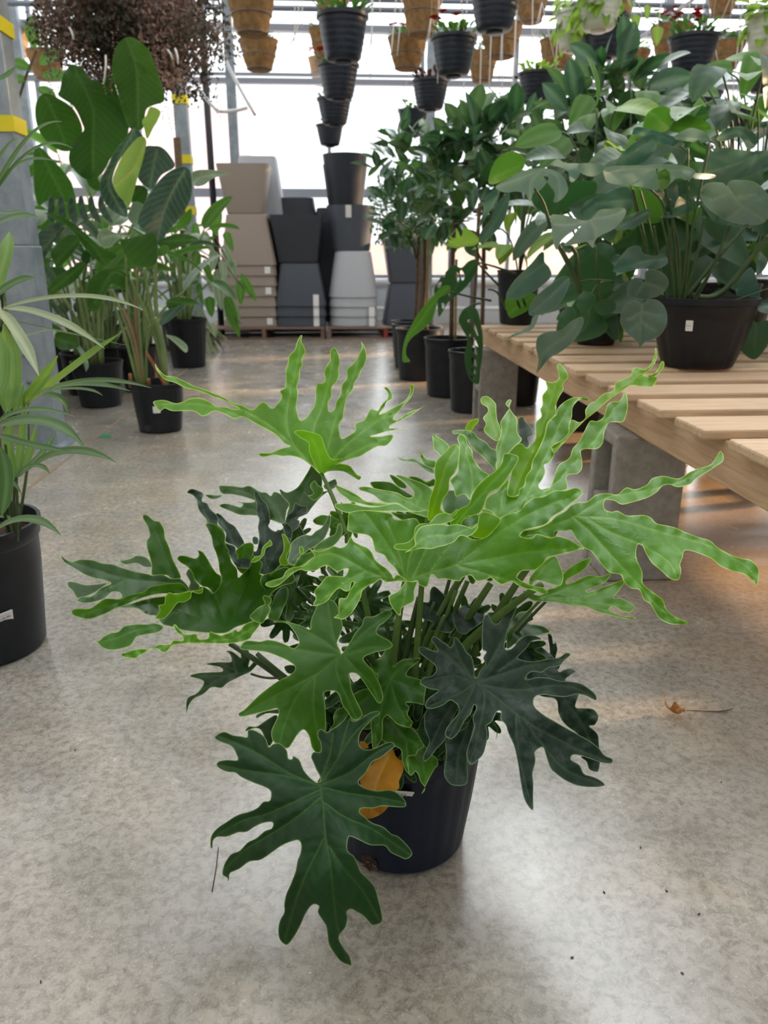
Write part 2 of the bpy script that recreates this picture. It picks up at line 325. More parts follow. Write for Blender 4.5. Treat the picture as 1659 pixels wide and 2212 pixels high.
def leafbuild(mb, cr, outline, depth, veins='', cup=.006, rip=.003, sp=5., lam=46, holes=(), wav=.003, vw=2.4, k=.22):
    """outline, veins: points of the leaf as measured; depth: 'x,y,metres ...' along the leaf, thin-plate between them"""
    LN[0] += 1; ph = LN[0] * 1.37
    O = smooth_poly(pts(cr, outline), sp * .8)
    f = tps(*ctl(cr, depth))
    mn, mx = O.min(0), O.max(0)
    gx, gy = np.meshgrid(np.arange(mn[0], mx[0], sp * 1.25), np.arange(mn[1], mx[1], sp * 1.25))
    G = np.stack([gx.ravel(), gy.ravel()], 1); G += (np.random.rand(*G.shape) - .5) * sp * .3
    G = G[inside(G, O)]
    A = O; B = np.roll(O, -1, 0)
    vs = [smooth_poly(pts(cr, v), sp, False) for v in veins.split('|') if v.strip()]
    de, _, _ = seg_dist(G, A, B) if len(G) else (np.zeros(0), 0, 0)
    G = G[de > sp * 1.1]
    # ring just inside the margin
    tn = np.roll(O, -1, 0) - np.roll(O, 1, 0); tn /= np.maximum(np.linalg.norm(tn, axis=1, keepdims=True), 1e-6)
    nr = np.stack([-tn[:, 1], tn[:, 0]], 1); area = (O[:, 0] * np.roll(O[:, 1], -1) - np.roll(O[:, 0], -1) * O[:, 1]).sum()
    if area < 0: nr = -nr
    R1 = O + nr * 2.2; R1 = R1[inside(R1, O)]
    ext = [G, R1]
    for v in vs:
        t = np.gradient(v, axis=0); t /= np.maximum(np.linalg.norm(t, axis=1, keepdims=True), 1e-6); q = np.stack([-t[:, 1], t[:, 0]], 1)
        for o in (0, vw, -vw): 
            w = v + q * o; w = w[inside(w, O)]; ext.append(w)
    H = [smooth_poly(pts(cr, h), sp * .8) for h in holes]
    P = [tuple(p) for p in O]; E = [(i, (i + 1) % len(O)) for i in range(len(O))]
    for h in H:
        s0 = len(P); P += [tuple(p) for p in h]; E += [(s0 + i, s0 + (i + 1) % len(h)) for i in range(len(h))]
    P += [tuple(p) for e in ext for p in e]
    r = geometry.delaunay_2d_cdt([Vector(p) for p in P], E, [], 0, .4, False)
    X = np.array([tuple(p) for p in r[0]]); F = np.array([x for x in r[2] if len(x) == 3])
    cen = X[F].mean(1); ok = inside(cen, O)
    for h in H: ok &= ~inside(cen, h)
    F = F[ok]; used = np.unique(F); mp = -np.ones(len(X), int); mp[used] = np.arange(len(used)); X = X[used]; F = mp[F]
    Z = f(X)
    de, ei, et = seg_dist(X, A, B)
    al = np.concatenate([[0], np.cumsum(np.linalg.norm(B - A, axis=1))]); s = al[ei] + et * (al[ei + 1] - al[ei])
    if vs:
        VA = np.concatenate([v[:-1] for v in vs]); VB = np.concatenate([v[1:] for v in vs])
        cs = []; 
        for v in vs: cs.append(np.cumsum(np.linalg.norm(np.diff(v, axis=0), axis=1)))
        CS = np.concatenate(cs); dv, vi, vt = seg_dist(X, VA, VB); sv = CS[vi]
    else: dv = np.full(len(X), 60.); sv = X[:, 0] * .7 + X[:, 1] * .7
    Z = Z - cup * (1 - np.exp(-dv / 16.)) + rip * np.exp(-de / 11.) * np.sin(2 * PI * s / lam + 1.3 * np.sin(s / (lam * .9) + ph) + ph)
    Z = Z + wav * np.sin(X[:, 0] / 37. + ph) * np.cos(X[:, 1] / 31. - ph)
    Rr = FW[None] + RT[None] * ((X[:, 0] - 829.5) / FPX)[:, None] - UP[None] * ((X[:, 1] - 1106) / FPX)[:, None]
    Wd = CC[None] + Rr * Z[:, None]
    Wd[:, 2] = np.maximum(Wd[:, 2], .006)
    vein = np.exp(-(dv / vw) ** 2); edge = np.exp(-(de / 1.15) ** 2)
    at = np.stack([vein, edge, (sv - .9 * dv) * k], 1)
    mb.add([tuple(w) for w in Wd], [tuple(x) for x in F.tolist()], [tuple(a) for a in at.tolist()])
def tleaf(parent, mat, cr, pieces, name='leaf', split=False, **kw):
    if split: return [tleaf(parent, mat, cr, [p], name, **kw) for p in pieces]
    mb = MB()
    for p in pieces:
        k2 = dict(kw); 
        if len(p) > 3: k2.update(p[3])
        leafbuild(mb, cr, p[0], p[1], p[2] if len(p) > 2 else '', **k2)
    return mb.build(name, mat, parent)

# ------------------------------------------------------------------ free-standing blades for foliage
def blade(mb, base, d, up, L, Wd, shape='ell', bend=.3, fold=.15, n=7, twist=0, wave=0):
    d = Vector(d).normalized(); up = Vector(up); up = (up - d * up.dot(d))
    up = up.normalized() if up.length > 1e-4 else d.orthogonal().normalized(); side = d.cross(up)
    if twist: R = Matrix.Rotation(twist, 3, d); up = R @ up; side = R @ side
    p = Vector(base); vs = []; at = []; dd = d.copy(); uu = up.copy(); st = L / n
    for i in range(n + 1):
        t = i / n
        w = {'ell': math.sin(PI * min(max(t, .0), 1.)) ** .75, 'lan': math.sin(PI * t ** .8) ** .9 * 1., 'pad': (math.sin(PI * t ** .75) ** .55),
             'heart': (1 - t) ** .6 * (1 - (1 - t) ** 6) ** .5 * 1.25 + (.0), 'strap': min(1, t * 8 + .3) * min(1, (1 - t) * 5) ** .7}[shape]
        w = max(w, .02) * Wd / 2
        for sgn in (-1, -.5, 0, .5, 1):
            q = p + side * (w * sgn) + uu * (abs(sgn) * w * fold * 2 + wave * w * math.sin(t * 17 + sgn * 2) * abs(sgn))
            vs.append(q); at.append((1 if sgn == 0 else 0, 1 if abs(sgn) == 1 else 0, (t * L - abs(sgn) * w * .8) * 320))
        p = p + dd * st
        R = Matrix.Rotation(-bend / n, 3, side) if True else None
        dd = R @ dd; uu = R @ uu
    fs = [(i * 5 + j, i * 5 + j + 1, (i + 1) * 5 + j + 1, (i + 1) * 5 + j) for i in range(n) for j in range(4)]
    mb.add(vs, fs, at)
def rnd(a, b): return random.uniform(a, b)
def rdir(): 
    z = rnd(-1, 1); a = rnd(0, 2 * PI); r = math.sqrt(1 - z * z); return Vector((r * math.cos(a), r * math.sin(a), z))
def crown(mb, c, rad, n, L, Wd, shape='ell', out=.7, bend=.5, fold=.1, droop=0, shell=.45, nn=4):
    c = Vector(c)
    for _ in range(n):
        u = rdir(); r = rnd(shell, 1) ; p = c + Vector((u.x * rad[0], u.y * rad[1], u.z * rad[2])) * r
        d = (u * out + rdir() * .7 + Vector((0, 0, .25 - droop))).normalized(); l = L * rnd(.7, 1.2)
        blade(mb, p, d, Vector((0, 0, 1)) + rdir() * .5, l, Wd * l / L, shape, bend * rnd(.3, 1.3), fold, nn)
def nursery_pot(name, label, x, y, r, h, group=None, mat='pot', z=0, rr=None, taglab=True, soil=True, cat='plant pot', ribbed=True, root=None, cdist=0):
    """tapered, ribbed nursery pot: body, rim and growing medium"""
    t = root if root is not None else thing(name, label, cat, (x, y, z), group)
    b = MB(); rb = rr or r * .8
    rib = (lambda a, j: .012 * (math.cos(a * 24) if j in (2, 3, 4, 5) else 0)) if ribbed else None
    b.lathe((x, y, z), [(rb * .9, 0), (rb, .008), (rb * 1.005, .02), (rb + (r - rb) * .4, h * .4), (rb + (r - rb) * .7, h * .7), (r * .965, h * .86), (r * .97, h * .865), (r, h * .885), (r, h * .96), (r * 1.03, h * .965), (r * 1.03, h), (r * .975, h), (r * .95, h * .86), (r * .9, h * .6)], 72, rib=rib)
    o = setauto(b.build('pot', mat, t), 40)
    if soil:
        s = MB(); n = 20; vs = []; 
        for i in range(n + 1):
            for k in range(40): rr_ = r * .95 * i / n; a = 2 * PI * k / 40; vs.append((x + rr_ * math.cos(a), y + rr_ * math.sin(a), z + h * .84 + rnd(-.006, .008)))
        s.add(vs, [(i * 40 + k, i * 40 + (k + 1) % 40, (i + 1) * 40 + (k + 1) % 40, (i + 1) * 40 + k) for i in range(n) for k in range(40)])
        s.build('soil', 'soil', t)
    return t
def price_label(t, pos, nrm, w, h, lines, tilt=0.):
    """paper sticker with its print, standing proud of the pot side"""
    n = Vector(nrm).normalized(); x = Vector((0, 0, 1)).cross(n).normalized(); y = n.cross(x)
    R = Matrix.Rotation(tilt, 3, n); x = R @ x; y = R @ y; pos = Vector(pos)
    mb = MB(); P = [pos + x * (w / 2 * a) + y * (h / 2 * b) + n * c for c in (0, .0012) for a, b in ((-.9, -1), (.9, -1), (1, -.9), (1, .9), (.9, 1), (-.9, 1), (-1, .9), (-1, -.9))]
    mb.add(P, [tuple(range(8))[::-1], tuple(range(8, 16))] + [(i, (i + 1) % 8, 8 + (i + 1) % 8, 8 + i) for i in range(8)])
    lb = mb.build('price_label', 'label', t, False)
    off = Vector(LOC[lb.name])
    for txt, ox, oy, sz in lines:
        cu = bpy.data.curves.new('print', 'FONT'); cu.body = txt; cu.size = sz; cu.extrude = .0001
        o = bpy.data.objects.new('print', cu); COL.objects.link(o); bpy.context.view_layer.update()
        me = bpy.data.meshes.new_from_object(o.evaluated_get(bpy.context.evaluated_depsgraph_get())); bpy.data.objects.remove(o)
        me.materials.clear(); me.materials.append(M['ink'])
        q = pos + x * (ox * w) + y * (oy * h) + n * .0014 - off
        me.transform(Matrix(((x.x, y.x, n.x, q.x), (x.y, y.y, n.y, q.y), (x.z, y.z, n.z, q.z), (0, 0, 0, 1))))
        p = bpy.data.objects.new('label_print', me); COL.objects.link(p); p.parent = lb
    return lb
# ================================================================== the greenhouse
X0, X1, Y0, Y1, ZT = -6.2, 7.2, -4., 10.6, 4.5
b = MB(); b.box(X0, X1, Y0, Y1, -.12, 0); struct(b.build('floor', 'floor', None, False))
b = MB(); b.box(-1.186, -1.174, Y0, Y1, -.01, .0012); b.box(X0, X1, 7.996, 8.004, -.01, .0010)
struct(b.build('trim_1', 'joint', None, False))
b = MB(); b.box(-40, 40, -30, 60, -.4, -.13); struct(b.build('ground', 'ground', None, False))
def glazed(name, fn, a0, a1, zs, step, off=0.):
    """frame of a glazed wall: fn maps (along, depth, z) to the place; sills and transoms at heights zs"""
    fr = MB()
    def bx(u0, u1, d0, d1, z0, z1): fr_pts(fr, fn, u0, u1, d0, d1, z0, z1)
    k = a0
    while k < a1:
        bx(k - .022, k + .022, -.03, .03, .5, ZT); k += step
    for z0, z1, d in zs: bx(a0, a1, -d, d, z0, z1)
    o = struct(fr.build(name, 'alu', None, False)); return o
def fr_pts(mb, fn, u0, u1, d0, d1, z0, z1):
    P = [fn(u, d, z) for z in (z0, z1) for d in (d0, d1) for u in (u0, u1)]
    mb.add(P, [(0, 2, 3, 1), (4, 5, 7, 6), (0, 1, 5, 4), (2, 6, 7, 3), (0, 4, 6, 2), (1, 3, 7, 5)])
ZS = [(2.84, 2.90, .05), (2.93, 2.96, .03), (1.56, 1.66, .06), (.48, .62, .07), (3.40, 3.47, .07), (4.40, 4.5, .08)]
fb = lambda u, d, z: (u, Y1 + d, z); fl = lambda u, d, z: (X0 + d, u, z); frr = lambda u, d, z: (X1 + d, u, z); fq = lambda u, d, z: (u, Y0 + d, z)
for nm, fn, a0, a1, off in (('wall_back', fb, X0, X1, .35), ('wall_left', fl, Y0, Y1, 0), ('wall_right', frr, Y0, Y1, 0), ('wall_rear', fq, X0, X1, 0)):
    low = MB(); fr_pts(low, fn, a0, a1, -.04, .04, 0, .5)
    struct(low.build(nm, 'lowwall', None, False))
    glazed('window_' + str({'wall_back': 1, 'wall_left': 2, 'wall_right': 3, 'wall_rear': 4}[nm]), fn, a0 + off, a1, ZS, 1.16)
    g = MB(); fr_pts(g, fn, a0, a1, -.004, .004, .5, ZT); o = g.build('window_pane', 'glass', None, False); struct(o)
# roof: trusses, purlins and shade cloth drawn in strips with open slots between them
b = MB()
for x0, x1 in ((X0, -3.45), (-3.05, -.72), (-.48, 1.12), (2.05, 3.5), (3.7, X1)):
    b.box(x0, x1, Y0, Y1, 4.02, 4.03)
struct(b.build('ceiling', 'shade', None, False))
b = MB()
y = Y0 + .8
while y < Y1:
    b.box(X0, X1, y - .03, y + .03, 4.06, 4.14); b.box(X0, X1, y - .025, y + .025, 3.62, 3.67)
    x = X0
    while x < X1 - .6:
        b.tube([(x, y, 3.66), (x + .45, y, 4.07), (x + .9, y, 3.66)], .012, 6); x += .9
    y += 2.4
for x in (-4.6, -2.2, .02, 2.4, 4.8): b.box(x - .04, x + .04, Y0, Y1, 4.14, 4.2)
for y_ in (9.9, 10.2): b.tube([(X0, y_, 3.46 + (y_ - 9.9) * .6), (X1, y_, 3.46 + (y_ - 9.9) * .6)], .03, 8)
struct(b.build('trim_2', 'steel', None, False))
# unseen boards added to block side and rear light; right slots aim the sun
def light_blocker(nm, fn, a0, a1, z0, z1, slots=()):
    b = MB(); ys = sorted({a0, a1, *[s[0] for s in slots], *[s[1] for s in slots]}); zs = sorted({z0, z1, *[s[2] for s in slots], *[s[3] for s in slots]})
    for i in range(len(ys) - 1):
        for j in range(len(zs) - 1):
            c, d = (ys[i] + ys[i + 1]) / 2, (zs[j] + zs[j + 1]) / 2
            if not any(s[0] < c < s[1] and s[2] < d < s[3] for s in slots): fr_pts(b, fn, ys[i], ys[i + 1], -.004, .004, zs[j], zs[j + 1])
    struct(b.build(nm, 'light_blocker', None, False))
light_blocker('added_blocker_right', lambda u, d, z: (X1 - .12 + d, u, z), Y0, Y1, .5, 4.02, ((2.6, 3.3, 1.75, 2.15), (3.6, 5.5, 1.7, 2.1), (3.3, 4.7, 2.95, 3.2), (9.8, 10.5, 2.9, 3.9), (6.6, 7.1, .9, 2.6), (8.3, 8.6, .9, 2.6)))
light_blocker('added_blocker_left', lambda u, d, z: (X0 + .12 + d, u, z), Y0, 6.5, .5, 4.02)
light_blocker('added_blocker_rear', lambda u, d, z: (u, Y0 + .12 + d, z), X0, X1, .5, 4.02)
# roof posts
def roof_post(x, y, w, mat, label, name='steel_post', z1=4.1):
    b = MB(); b.box(x - w / 2, x + w / 2, y - w / 2, y + w / 2, 0, z1); b.box(x - w * .8, x + w * .8, y - w * .8, y + w * .8, 0, .012)
    o = b.build(name, mat, None, False, .004); struct(o); return o
b = MB(); 
def box_post(name, x, y, w, bands, seam, label):
    t = thing(name, label, 'post', (x, y, 0))
    b = MB(); b.box(x - w / 2, x + w / 2, y - w / 2, y + w / 2, seam, 4.1); b.build('upper_post', 'galv', t, False, .006)
    b = MB(); e = .006; b.box(x - w / 2 - e, x + w / 2 + e, y - w / 2 - e, y + w / 2 + e, 0, seam)
    for z in (.25, .31, .55): 
        for sx in (-.03, .03): b.lathe((x + sx, y - w / 2 - e - .001, z), [(.009, -.0)], 8, closed_bottom=False)
    b.build('sleeve', 'galv', t, False, .006)
    f = MB(); f.box(x - w * .9, x + w * .9, y - w * .9, y + w * .9, 0, .01); f.build('base_plate', 'galv', t, False)
    for z in (.30, .42):
        k = MB(); k.tube([(x - .02, y - w / 2 - e - .004, z), (x - .02, y - w / 2 - e + .002, z)], .01, 10); k.build('bolt', 'steel', t)
    for z0, z1 in bands:
        k = MB(); e2 = .0075; k.box(x - w / 2 - e2, x + w / 2 + e2, y - w / 2 - e2, y + w / 2 + e2, z0, z1); k.build('yellow_band', 'ytape', t, False)
    return t
box_post('galvanised_post', -1.365, 3.62, .125, [(1.32, 1.38), (1.68, 1.735)], .88, 'galvanised square post with yellow tape bands behind the fan palm')
pb = atY(398, 245, 8.6)
box_post('galvanised_post', -1.50, 8.6, .13, [(2.27, 2.35), (1.73, 1.81), (1.25, 1.33)], .9, 'far galvanised post with yellow tape bands behind the tall paddle leaves')
o = MB(); o.tube([(-1.271, 8.8, 0), (-1.271, 8.8, 3.3)], .035, 14); tag(o.build('drain_pipe', 'blackpipe'), 'black vertical pipe beside the taupe planters', 'pipe')
for x, y, l in ((-1.1, 9.5, 'a'), (1.184, 10.3, 'b'), (4.0, 10.3, 'c'), (-3.6, 10.3, 'd')):
    struct(roof_post(x, y, .1, 'galv', ''))
b = MB(); b.tube([(X0, 10.35, .53), (X1, 10.35, .53)], .05, 16); b.tube([(X0, 10.3, .2), (X1, 10.3, .2)], .03, 12)
tag(b.build('heating_pipe', 'whitepipe'), 'white heating pipes running along the foot of the glazed back wall', 'pipe')
b = MB(); b.tube([(1.45, 10.2, 1.0), (1.45, 10.2, .62), (1.75, 10.2, .62), (1.75, 10.2, .0)], .025, 10); tag(b.build('valve_pipe', 'steel'), 'grey elbow pipe by the back wall behind the standard trees', 'pipe')
# rails the baskets hang from
for x in (-2.6, -.9, .06, 1.0, 1.75, 2.6, 3.5):
    r = MB(); r.tube([(x, 2.2, 3.2), (x, 10.3, 3.2)], .018, 8); struct(r.build('trim_3', 'steel'))
# houses outside
def house(name, x0, x1, y0, y1, h, mat, label, roof=True):
    t = thing(name, label, 'building', ((x0 + x1) / 2, y0, -.13))
    b = MB(); b.box(x0, x1, y0, y1, -.13, h); b.build('wall', mat, t, False)
    b = MB(); xm = (x0 + x1) / 2; b.add([(x0 - .3, y0 - .3, h), (x1 + .3, y0 - .3, h), (x1 + .3, y1 + .3, h), (x0 - .3, y1 + .3, h), (xm, y0 - .3, h + 1), (xm, y1 + .3, h + 1)], [(0, 4, 5, 3), (4, 1, 2, 5), (0, 1, 4), (3, 5, 2), (0, 3, 2, 1)])
    b.build('roof', 'ground', t, False)
house('pink_house', -5.6, -1.65, 17, 22, 3.6, 'pinkwall', 'pale pink building seen through the glass left of the planters')
house('brick_house', .3, 5.5, 17, 22, 1.1, 'brick', 'low pale brick building seen through the glass behind the trees')

# ================================================================== pallets and stacked planters
def pallet(x0, x1, y0, y1, label, red=None):
    t = thing('wooden_pallet', label, 'pallet', ((x0 + x1) / 2, y0, 0)); h = .125
    n = 7
    for i in range(n):
        b = MB(); yy = y0 + (y1 - y0 - .1) * i / (n - 1); b.box(x0, x1, yy, yy + .1, h - .018, h); b.build('deck_board', 'pallet', t, False, .002)
    for i in range(3):
        b = MB(); yy = y0 + (y1 - y0 - .1) * i / 2; b.box(x0, x1, yy, yy + .1, 0, .016); b.build('bottom_board', 'pallet', t, False, .002)
    for i, x in enumerate((x0, (x0 + x1) / 2 - .02, x1 - .04)):
        b = MB(); b.box(x, x + .04, y0 + .002, y1 - .002, .016, h - .018); b.build('stringer', 'palred' if red == i else 'pallet', t, False, .002)
pallet(-1.42, -.13, 8.42, 9.55, 'worn wooden pallet under the taupe and charcoal planters')
pallet(-.10, 1.15, 8.40, 9.55, 'wooden pallet with a red stringer under the light grey planters', 1)
def planter(x, y, z, wt, wb, h, mat, sq, inv, label, group=None, sticker=None, n=48, side_lab=1):
    """hollow tapered planter, mouth wt wide, foot wb; turned over when inv"""
    t = thing('tapered_planter', label, 'planter', (x, y, z), group)
    prof = [(wb / 2 - .01, 0), (wb / 2, .008), (wt / 2, h - .004), (wt / 2, h), (wt / 2 - .018, h), (wt / 2 - .022, h * .8), (wb / 2 - .02, .03)]
    if inv: prof = [(wt / 2 - .009, .010), (wt / 2 - .009, 0), (wt / 2, 0), (wt / 2, .004), (wb / 2, h - .008), (wb / 2 - .012, h)]
    if inv:
        b = MB(); b.lathe((x, y, z), prof, n, sq, closed_bottom=False); k = len(b.v); b.f.append(tuple(range(k - n, k)))
    else:
        b = MB(); b.lathe((x, y, z), prof, n, sq)
    o = setauto(b.build('shell', mat, t), 30)
    if sticker:
        sx, z0, z1 = sticker; b = MB(); f = lambda zz: (y - (wt / 2 + (wb / 2 - wt / 2) * ((zz / h) if inv else 1 - zz / h)) * 1.0 - .006)
        b.add([(x + sx - .03, f(z0), z + z0), (x + sx + .03, f(z0), z + z0), (x + sx + .03, f(z1), z + z1), (x + sx - .03, f(z1), z + z1)] + [(x + sx + a, f(zz) + .004, z + zz) for a, zz in ((-.03, z0), (.03, z0), (.03, z1), (-.03, z1))], [(0, 1, 2, 3), (4, 7, 6, 5), (0, 4, 5, 1), (1, 5, 6, 2), (2, 6, 7, 3), (3, 7, 4, 0)])
        b.build('sticker', 'label', t, False)
    return t
ORD = ['lowest', 'second from the bottom', 'third from the bottom', 'fourth from the bottom', 'fifth from the bottom', 'sixth from the bottom', 'seventh from the bottom', 'eighth from the bottom']
PZ = .128
# taupe stack
for i in range(7):
    planter(-.915 , 8.82, PZ + .105 * i, .58 , .43, .505, 'taupe', 9, True, f'taupe square planter, {ORD[i]} of the upside-down taupe stack', None, (.2, .02, .09) if i in (0, 3, 5) else None)
planter(-.93, 8.82, PZ + .63 + .507, .54, .38, .475, 'taupe', 9, False, 'taupe square planter standing upright on top of the taupe stack')
# charcoal stack
for i in range(3):
    planter(-.385, 8.82, PZ + .105 * i, .56, .41, .44, 'charb', 9, True, f'slate square planter, {ORD[i]} of the upside-down stack between taupe and light grey', None, (.17, .0, .1) if i < 2 else (.17, 0, .12))
planter(-.40, 8.82, PZ + .21 + .442, .56, .42, .475, 'char', 9, False, 'charcoal square planter standing upright on the slate stack')
for i in range(9):
    planter(-.42, 9.38, PZ + .105 * i, .52, .38, .5, 'char', 9, True, f'charcoal square planter at the back, {ORD[i] if i < 8 else "topmost"} behind the slate stack', None)
# light grey round stack
for i in range(4):
    planter(.19, 8.80, PZ + .1 * i, .54, .39, .47, 'lgrey', 2.6, True, f'light grey rounded planter, {ORD[i]} of the light grey upside-down stack', None, (.19, .0, .1) if i < 2 else None)
planter(.175, 8.82, PZ + .3 + .472, .52, .40, .455, 'charb', 2.6, False, 'slate rounded planter standing upright on the light grey stack', None, (-.03, .33, .45))
for i in range(2):
    planter(.12, 8.85, PZ + .772 + .457 + .10 * i, .47, .37, .40, 'bround', 2, False, ('lower' if i == 0 else 'upper') + ' black round planter of the pair nested on top of the slate planter')
# right slate stack
planter(.80, 8.9, PZ, .55, .42, .44, 'charb', 9, True, 'slate square planter turned upside down at the right end of the pallet')
planter(.80, 8.9, PZ + .442, .55, .42, .46, 'charb', 9, False, 'slate square planter standing upright at the right end beside the trees')
planter(.86, 9.35, PZ, .55, .40, .5, 'taupe', 9, True, 'taupe planter at the back behind the right slate stack, bottom one')
planter(.86, 9.35, PZ + .502, .55, .40, .62, 'taupe', 9, False, 'taupe planter at the back behind the right slate stack, top one')
# tall pale stack behind the taupe one
for i in range(9):
    planter(-.83, 9.40, PZ + .12 * i, .60, .40, .80, 'lgrey', 9, True, f'pale grey planter behind the taupe stack, {ORD[i] if i < 8 else "topmost"} of the nested pale ones', None)
for i in range(8):
    planter(-.02, 9.38, PZ + .105 * i, .5, .36, .5, 'char', 9, True, f'charcoal planter in the back row behind the light grey stack, {ORD[i]}', None)

# ================================================================== slatted bench on cinder blocks
BX0, BX1, BY0, BY1 = .72, 2.30, .93, 4.05
bt = thing('slatted_bench', 'long pine slatted display bench standing on cinder blocks', 'bench', ((BX0 + BX1) / 2, 2.4, .40))
for x in (.775, 1.45, 2.22):
    b = MB(); b.box(x - .019, x + .019, BY0, BY1, .402, .491); b.build('beam', 'beam', bt, False, .003)
k = 0
yb = 1.355
ys = [yb - .213 * j for j in range(2, 0, -1)] + [yb + .2115 * j for j in range(0, 13)]
for y in ys:
    if y > BY1: break
    k += 1; dx = rnd(-.012, .012); b = MB(); w = .138
    b.box(BX0 + dx, BX1 + rnd(-.02, .02), y - w, y, .491, .512)
    b.build('slat', 'bench', bt, False, .005)
def cinder(x, y, label, rot=0):
    """concrete block stood on end: two square cells open to the side"""
    b = MB(); w, d, h = .19, .19, .40; t = .034
    # solid outline as walls along x with two holes through it
    x0, x1 = x - w / 2, x + w / 2; y0, y1 = y - d / 2, y + d / 2
    b.box(x0, x1, y0, y0 + t, 0, h); b.box(x0, x1, y1 - t, y1, 0, h)
    for z0, z1 in ((0, .034), (.185, .215), (h - .034, h)): b.box(x0 + .004, x1 - .004, y0 + t, y1 - t, z0, z1)
    o = b.build('cinder_block', 'block', None, False, .006); tag(o, label, 'block'); return o
cinder(.80, 1.965, 'cinder block stood on end under the near edge of the bench')
cinder(.80, 3.885, 'cinder block stood on end under the far corner of the bench')
cinder(2.18, 1.25, 'cinder block under the far side of the bench, near end')
cinder(2.18, 2.75, 'cinder block under the far side of the bench, far end')

# ================================================================== hanging baskets
def shape_basket(kind, D, H, mb, c):
    x, y, z = c
    if kind == 'black' or kind == 'white':
        R = D / 2; ks = 5
        prof = [(R * .60, -H), (R * .66, -H * .97)]
        for i in range(19):
            t = i / 18; prof.append((R * (.68 + .27 * t ** .8) + (.003 if i % 3 == 1 else 0), -H * .95 + H * .85 * t))
        prof += [(R * .97, -H * .09), (R * 1.03, -H * .085), (R * 1.03, 0), (R * .97, 0), (R * .93, -H * .1), (R * .9, -H * .3)]
        mb.lathe(c, prof, 56)
        mb.lathe((x, y, z - H - .014), [(R * .3, 0), (R * .34, .004), (R * .34, .016)], 24)
    else:
        R = D / 2; prof = [(R * .55, -H), (R * .62, -H * .97)]
        for i in range(10):
            t = i / 9; prof.append((R * (.64 + .36 * t ** .85) + rnd(-.003, .003), -H * .93 + H * .92 * t))
        prof += [(R * .95, .005), (R * .9, -H * .1)]
        mb.lathe(c, prof, 48, rib=lambda a, j: .02 * math.sin(a * 7 + j) + .015 * math.sin(a * 13 - j * 2))
def basket(kind, u, v, w, vb, plant, label, group, D=None):
    D = D or {'black': .28, 'coir': .33, 'white': .25}[kind]
    d = FPX * D / w; c = atD(u, v, d); H = (vb - v) / w * D * .93
    nm = {'black': 'hanging_pot', 'coir': 'hanging_basket', 'white': 'hanging_pot'}[kind]
    t = thing(nm, label, 'hanging planter', c, group)
    b = MB(); shape_basket(kind, D, H, b, c); o = setauto(b.build('pot' if kind != 'coir' else 'liner', {'black': 'hang', 'white': 'white', 'coir': 'coir'}[kind], t), 50)
    hk = Vector((c.x, c.y, 4.03)); hk2 = Vector((c.x, c.y, c.z + .44))
    b = MB()
    for i in range(3):
        a = 2 * PI * i / 3 + u; b.tube([c + Vector((math.cos(a) * D * .5, math.sin(a) * D * .5, -.01)), hk2], .0022, 5)
    b.tube([hk2, hk], .002, 5)
    b.build('hanger', 'wire', t)
    if kind == 'coir':
        b = MB(); R = D / 2
        for z_, r_ in ((0, 1.02), (-H * .5, .86), (-H * .95, .66)):
            b.tube([c + Vector((math.cos(a) * R * r_, math.sin(a) * R * r_, z_)) for a in [2 * PI * k / 24 for k in range(25)]], .003, 5, False)
        b.build('wire_frame', 'gwire', t)
    R = D * .46; s = MB(); s.add([c + Vector((R * math.cos(2 * PI * k / 24), R * math.sin(2 * PI * k / 24), -.02)) for k in range(24)], [tuple(range(24))]); s.build('soil', 'soil', t)
    if plant:
        f = MB(); big = plant in ('pothos',)
        n = {'sparse': 50, 'lime': 90, 'red': 80, 'yellow': 90, 'rust': 120, 'pothos': 46, 'tiny': 24}[plant]
        for _ in range(n):
            a = rnd(0, 2 * PI); rr = R * math.sqrt(rnd(0, 1)); q = c + Vector((rr * math.cos(a), rr * math.sin(a), rnd(-.02, .05)))
            if big:
                dr = Vector((math.cos(a), math.sin(a), rnd(-.6, .9))); q = c + Vector((math.cos(a) * R * rnd(.3, 1.15), math.sin(a) * R * rnd(.3, 1.15), rnd(-.14, .12)))
                blade(f, q, dr + Vector((0, 0, -.4)), (0, 0, 1), rnd(.08, .14), rnd(.05, .085), 'heart', .9, .1, 6)
            else:
                dr = Vector((math.cos(a) * .6, math.sin(a) * .6, rnd(.2, 1))); blade(f, q, dr, (0, 0, 1), rnd(.035, .07) if plant != 'tiny' else .03, .03, 'ell', .6, .1, 3)
        f.build('foliage', {'rust': 'rust', 'lime': 'lime', 'pothos': 'lime', 'yellow': 'fine'}.get(plant, 'fine'), t)
        if plant in ('red', 'yellow'):
            for k in range(6 if plant == 'red' else 5):
                fl = MB(); a = rnd(0, 2 * PI); q = c + Vector((math.cos(a) * R * .6 - (.06 if plant == 'red' else 0), math.sin(a) * R * .5, rnd(.07, .12)))
                for m in range(6): 
                    an = m * PI / 3 + k; blade(fl, q, Vector((math.cos(an), math.sin(an) * .7, .5)), (0, 0, 1), .036, .034, 'ell', .6, .1, 3)
                fl.build('flower', 'red' if plant == 'red' else ('ylw' if k % 2 else 'pnk'), t)
    return t
BK = 'black ribbed hanging pot'; CO = 'coir lined hanging basket'
basket('black', 740, 32, 110, 127, 'yellow', BK + ' with pansies, nearest of the row over the black round planters', 'black hanging pots')
basket('black', 731, 139, 88, 211, 'red', BK + ', second of the receding row over the black round planters', 'black hanging pots')
basket('black', 722, 213, 74, 268, 'sparse', BK + ', third of the receding row over the black round planters', 'black hanging pots')
basket('black', 712, 270, 59, 314, 'tiny', BK + ', farthest and lowest of the row over the black round planters', 'black hanging pots')
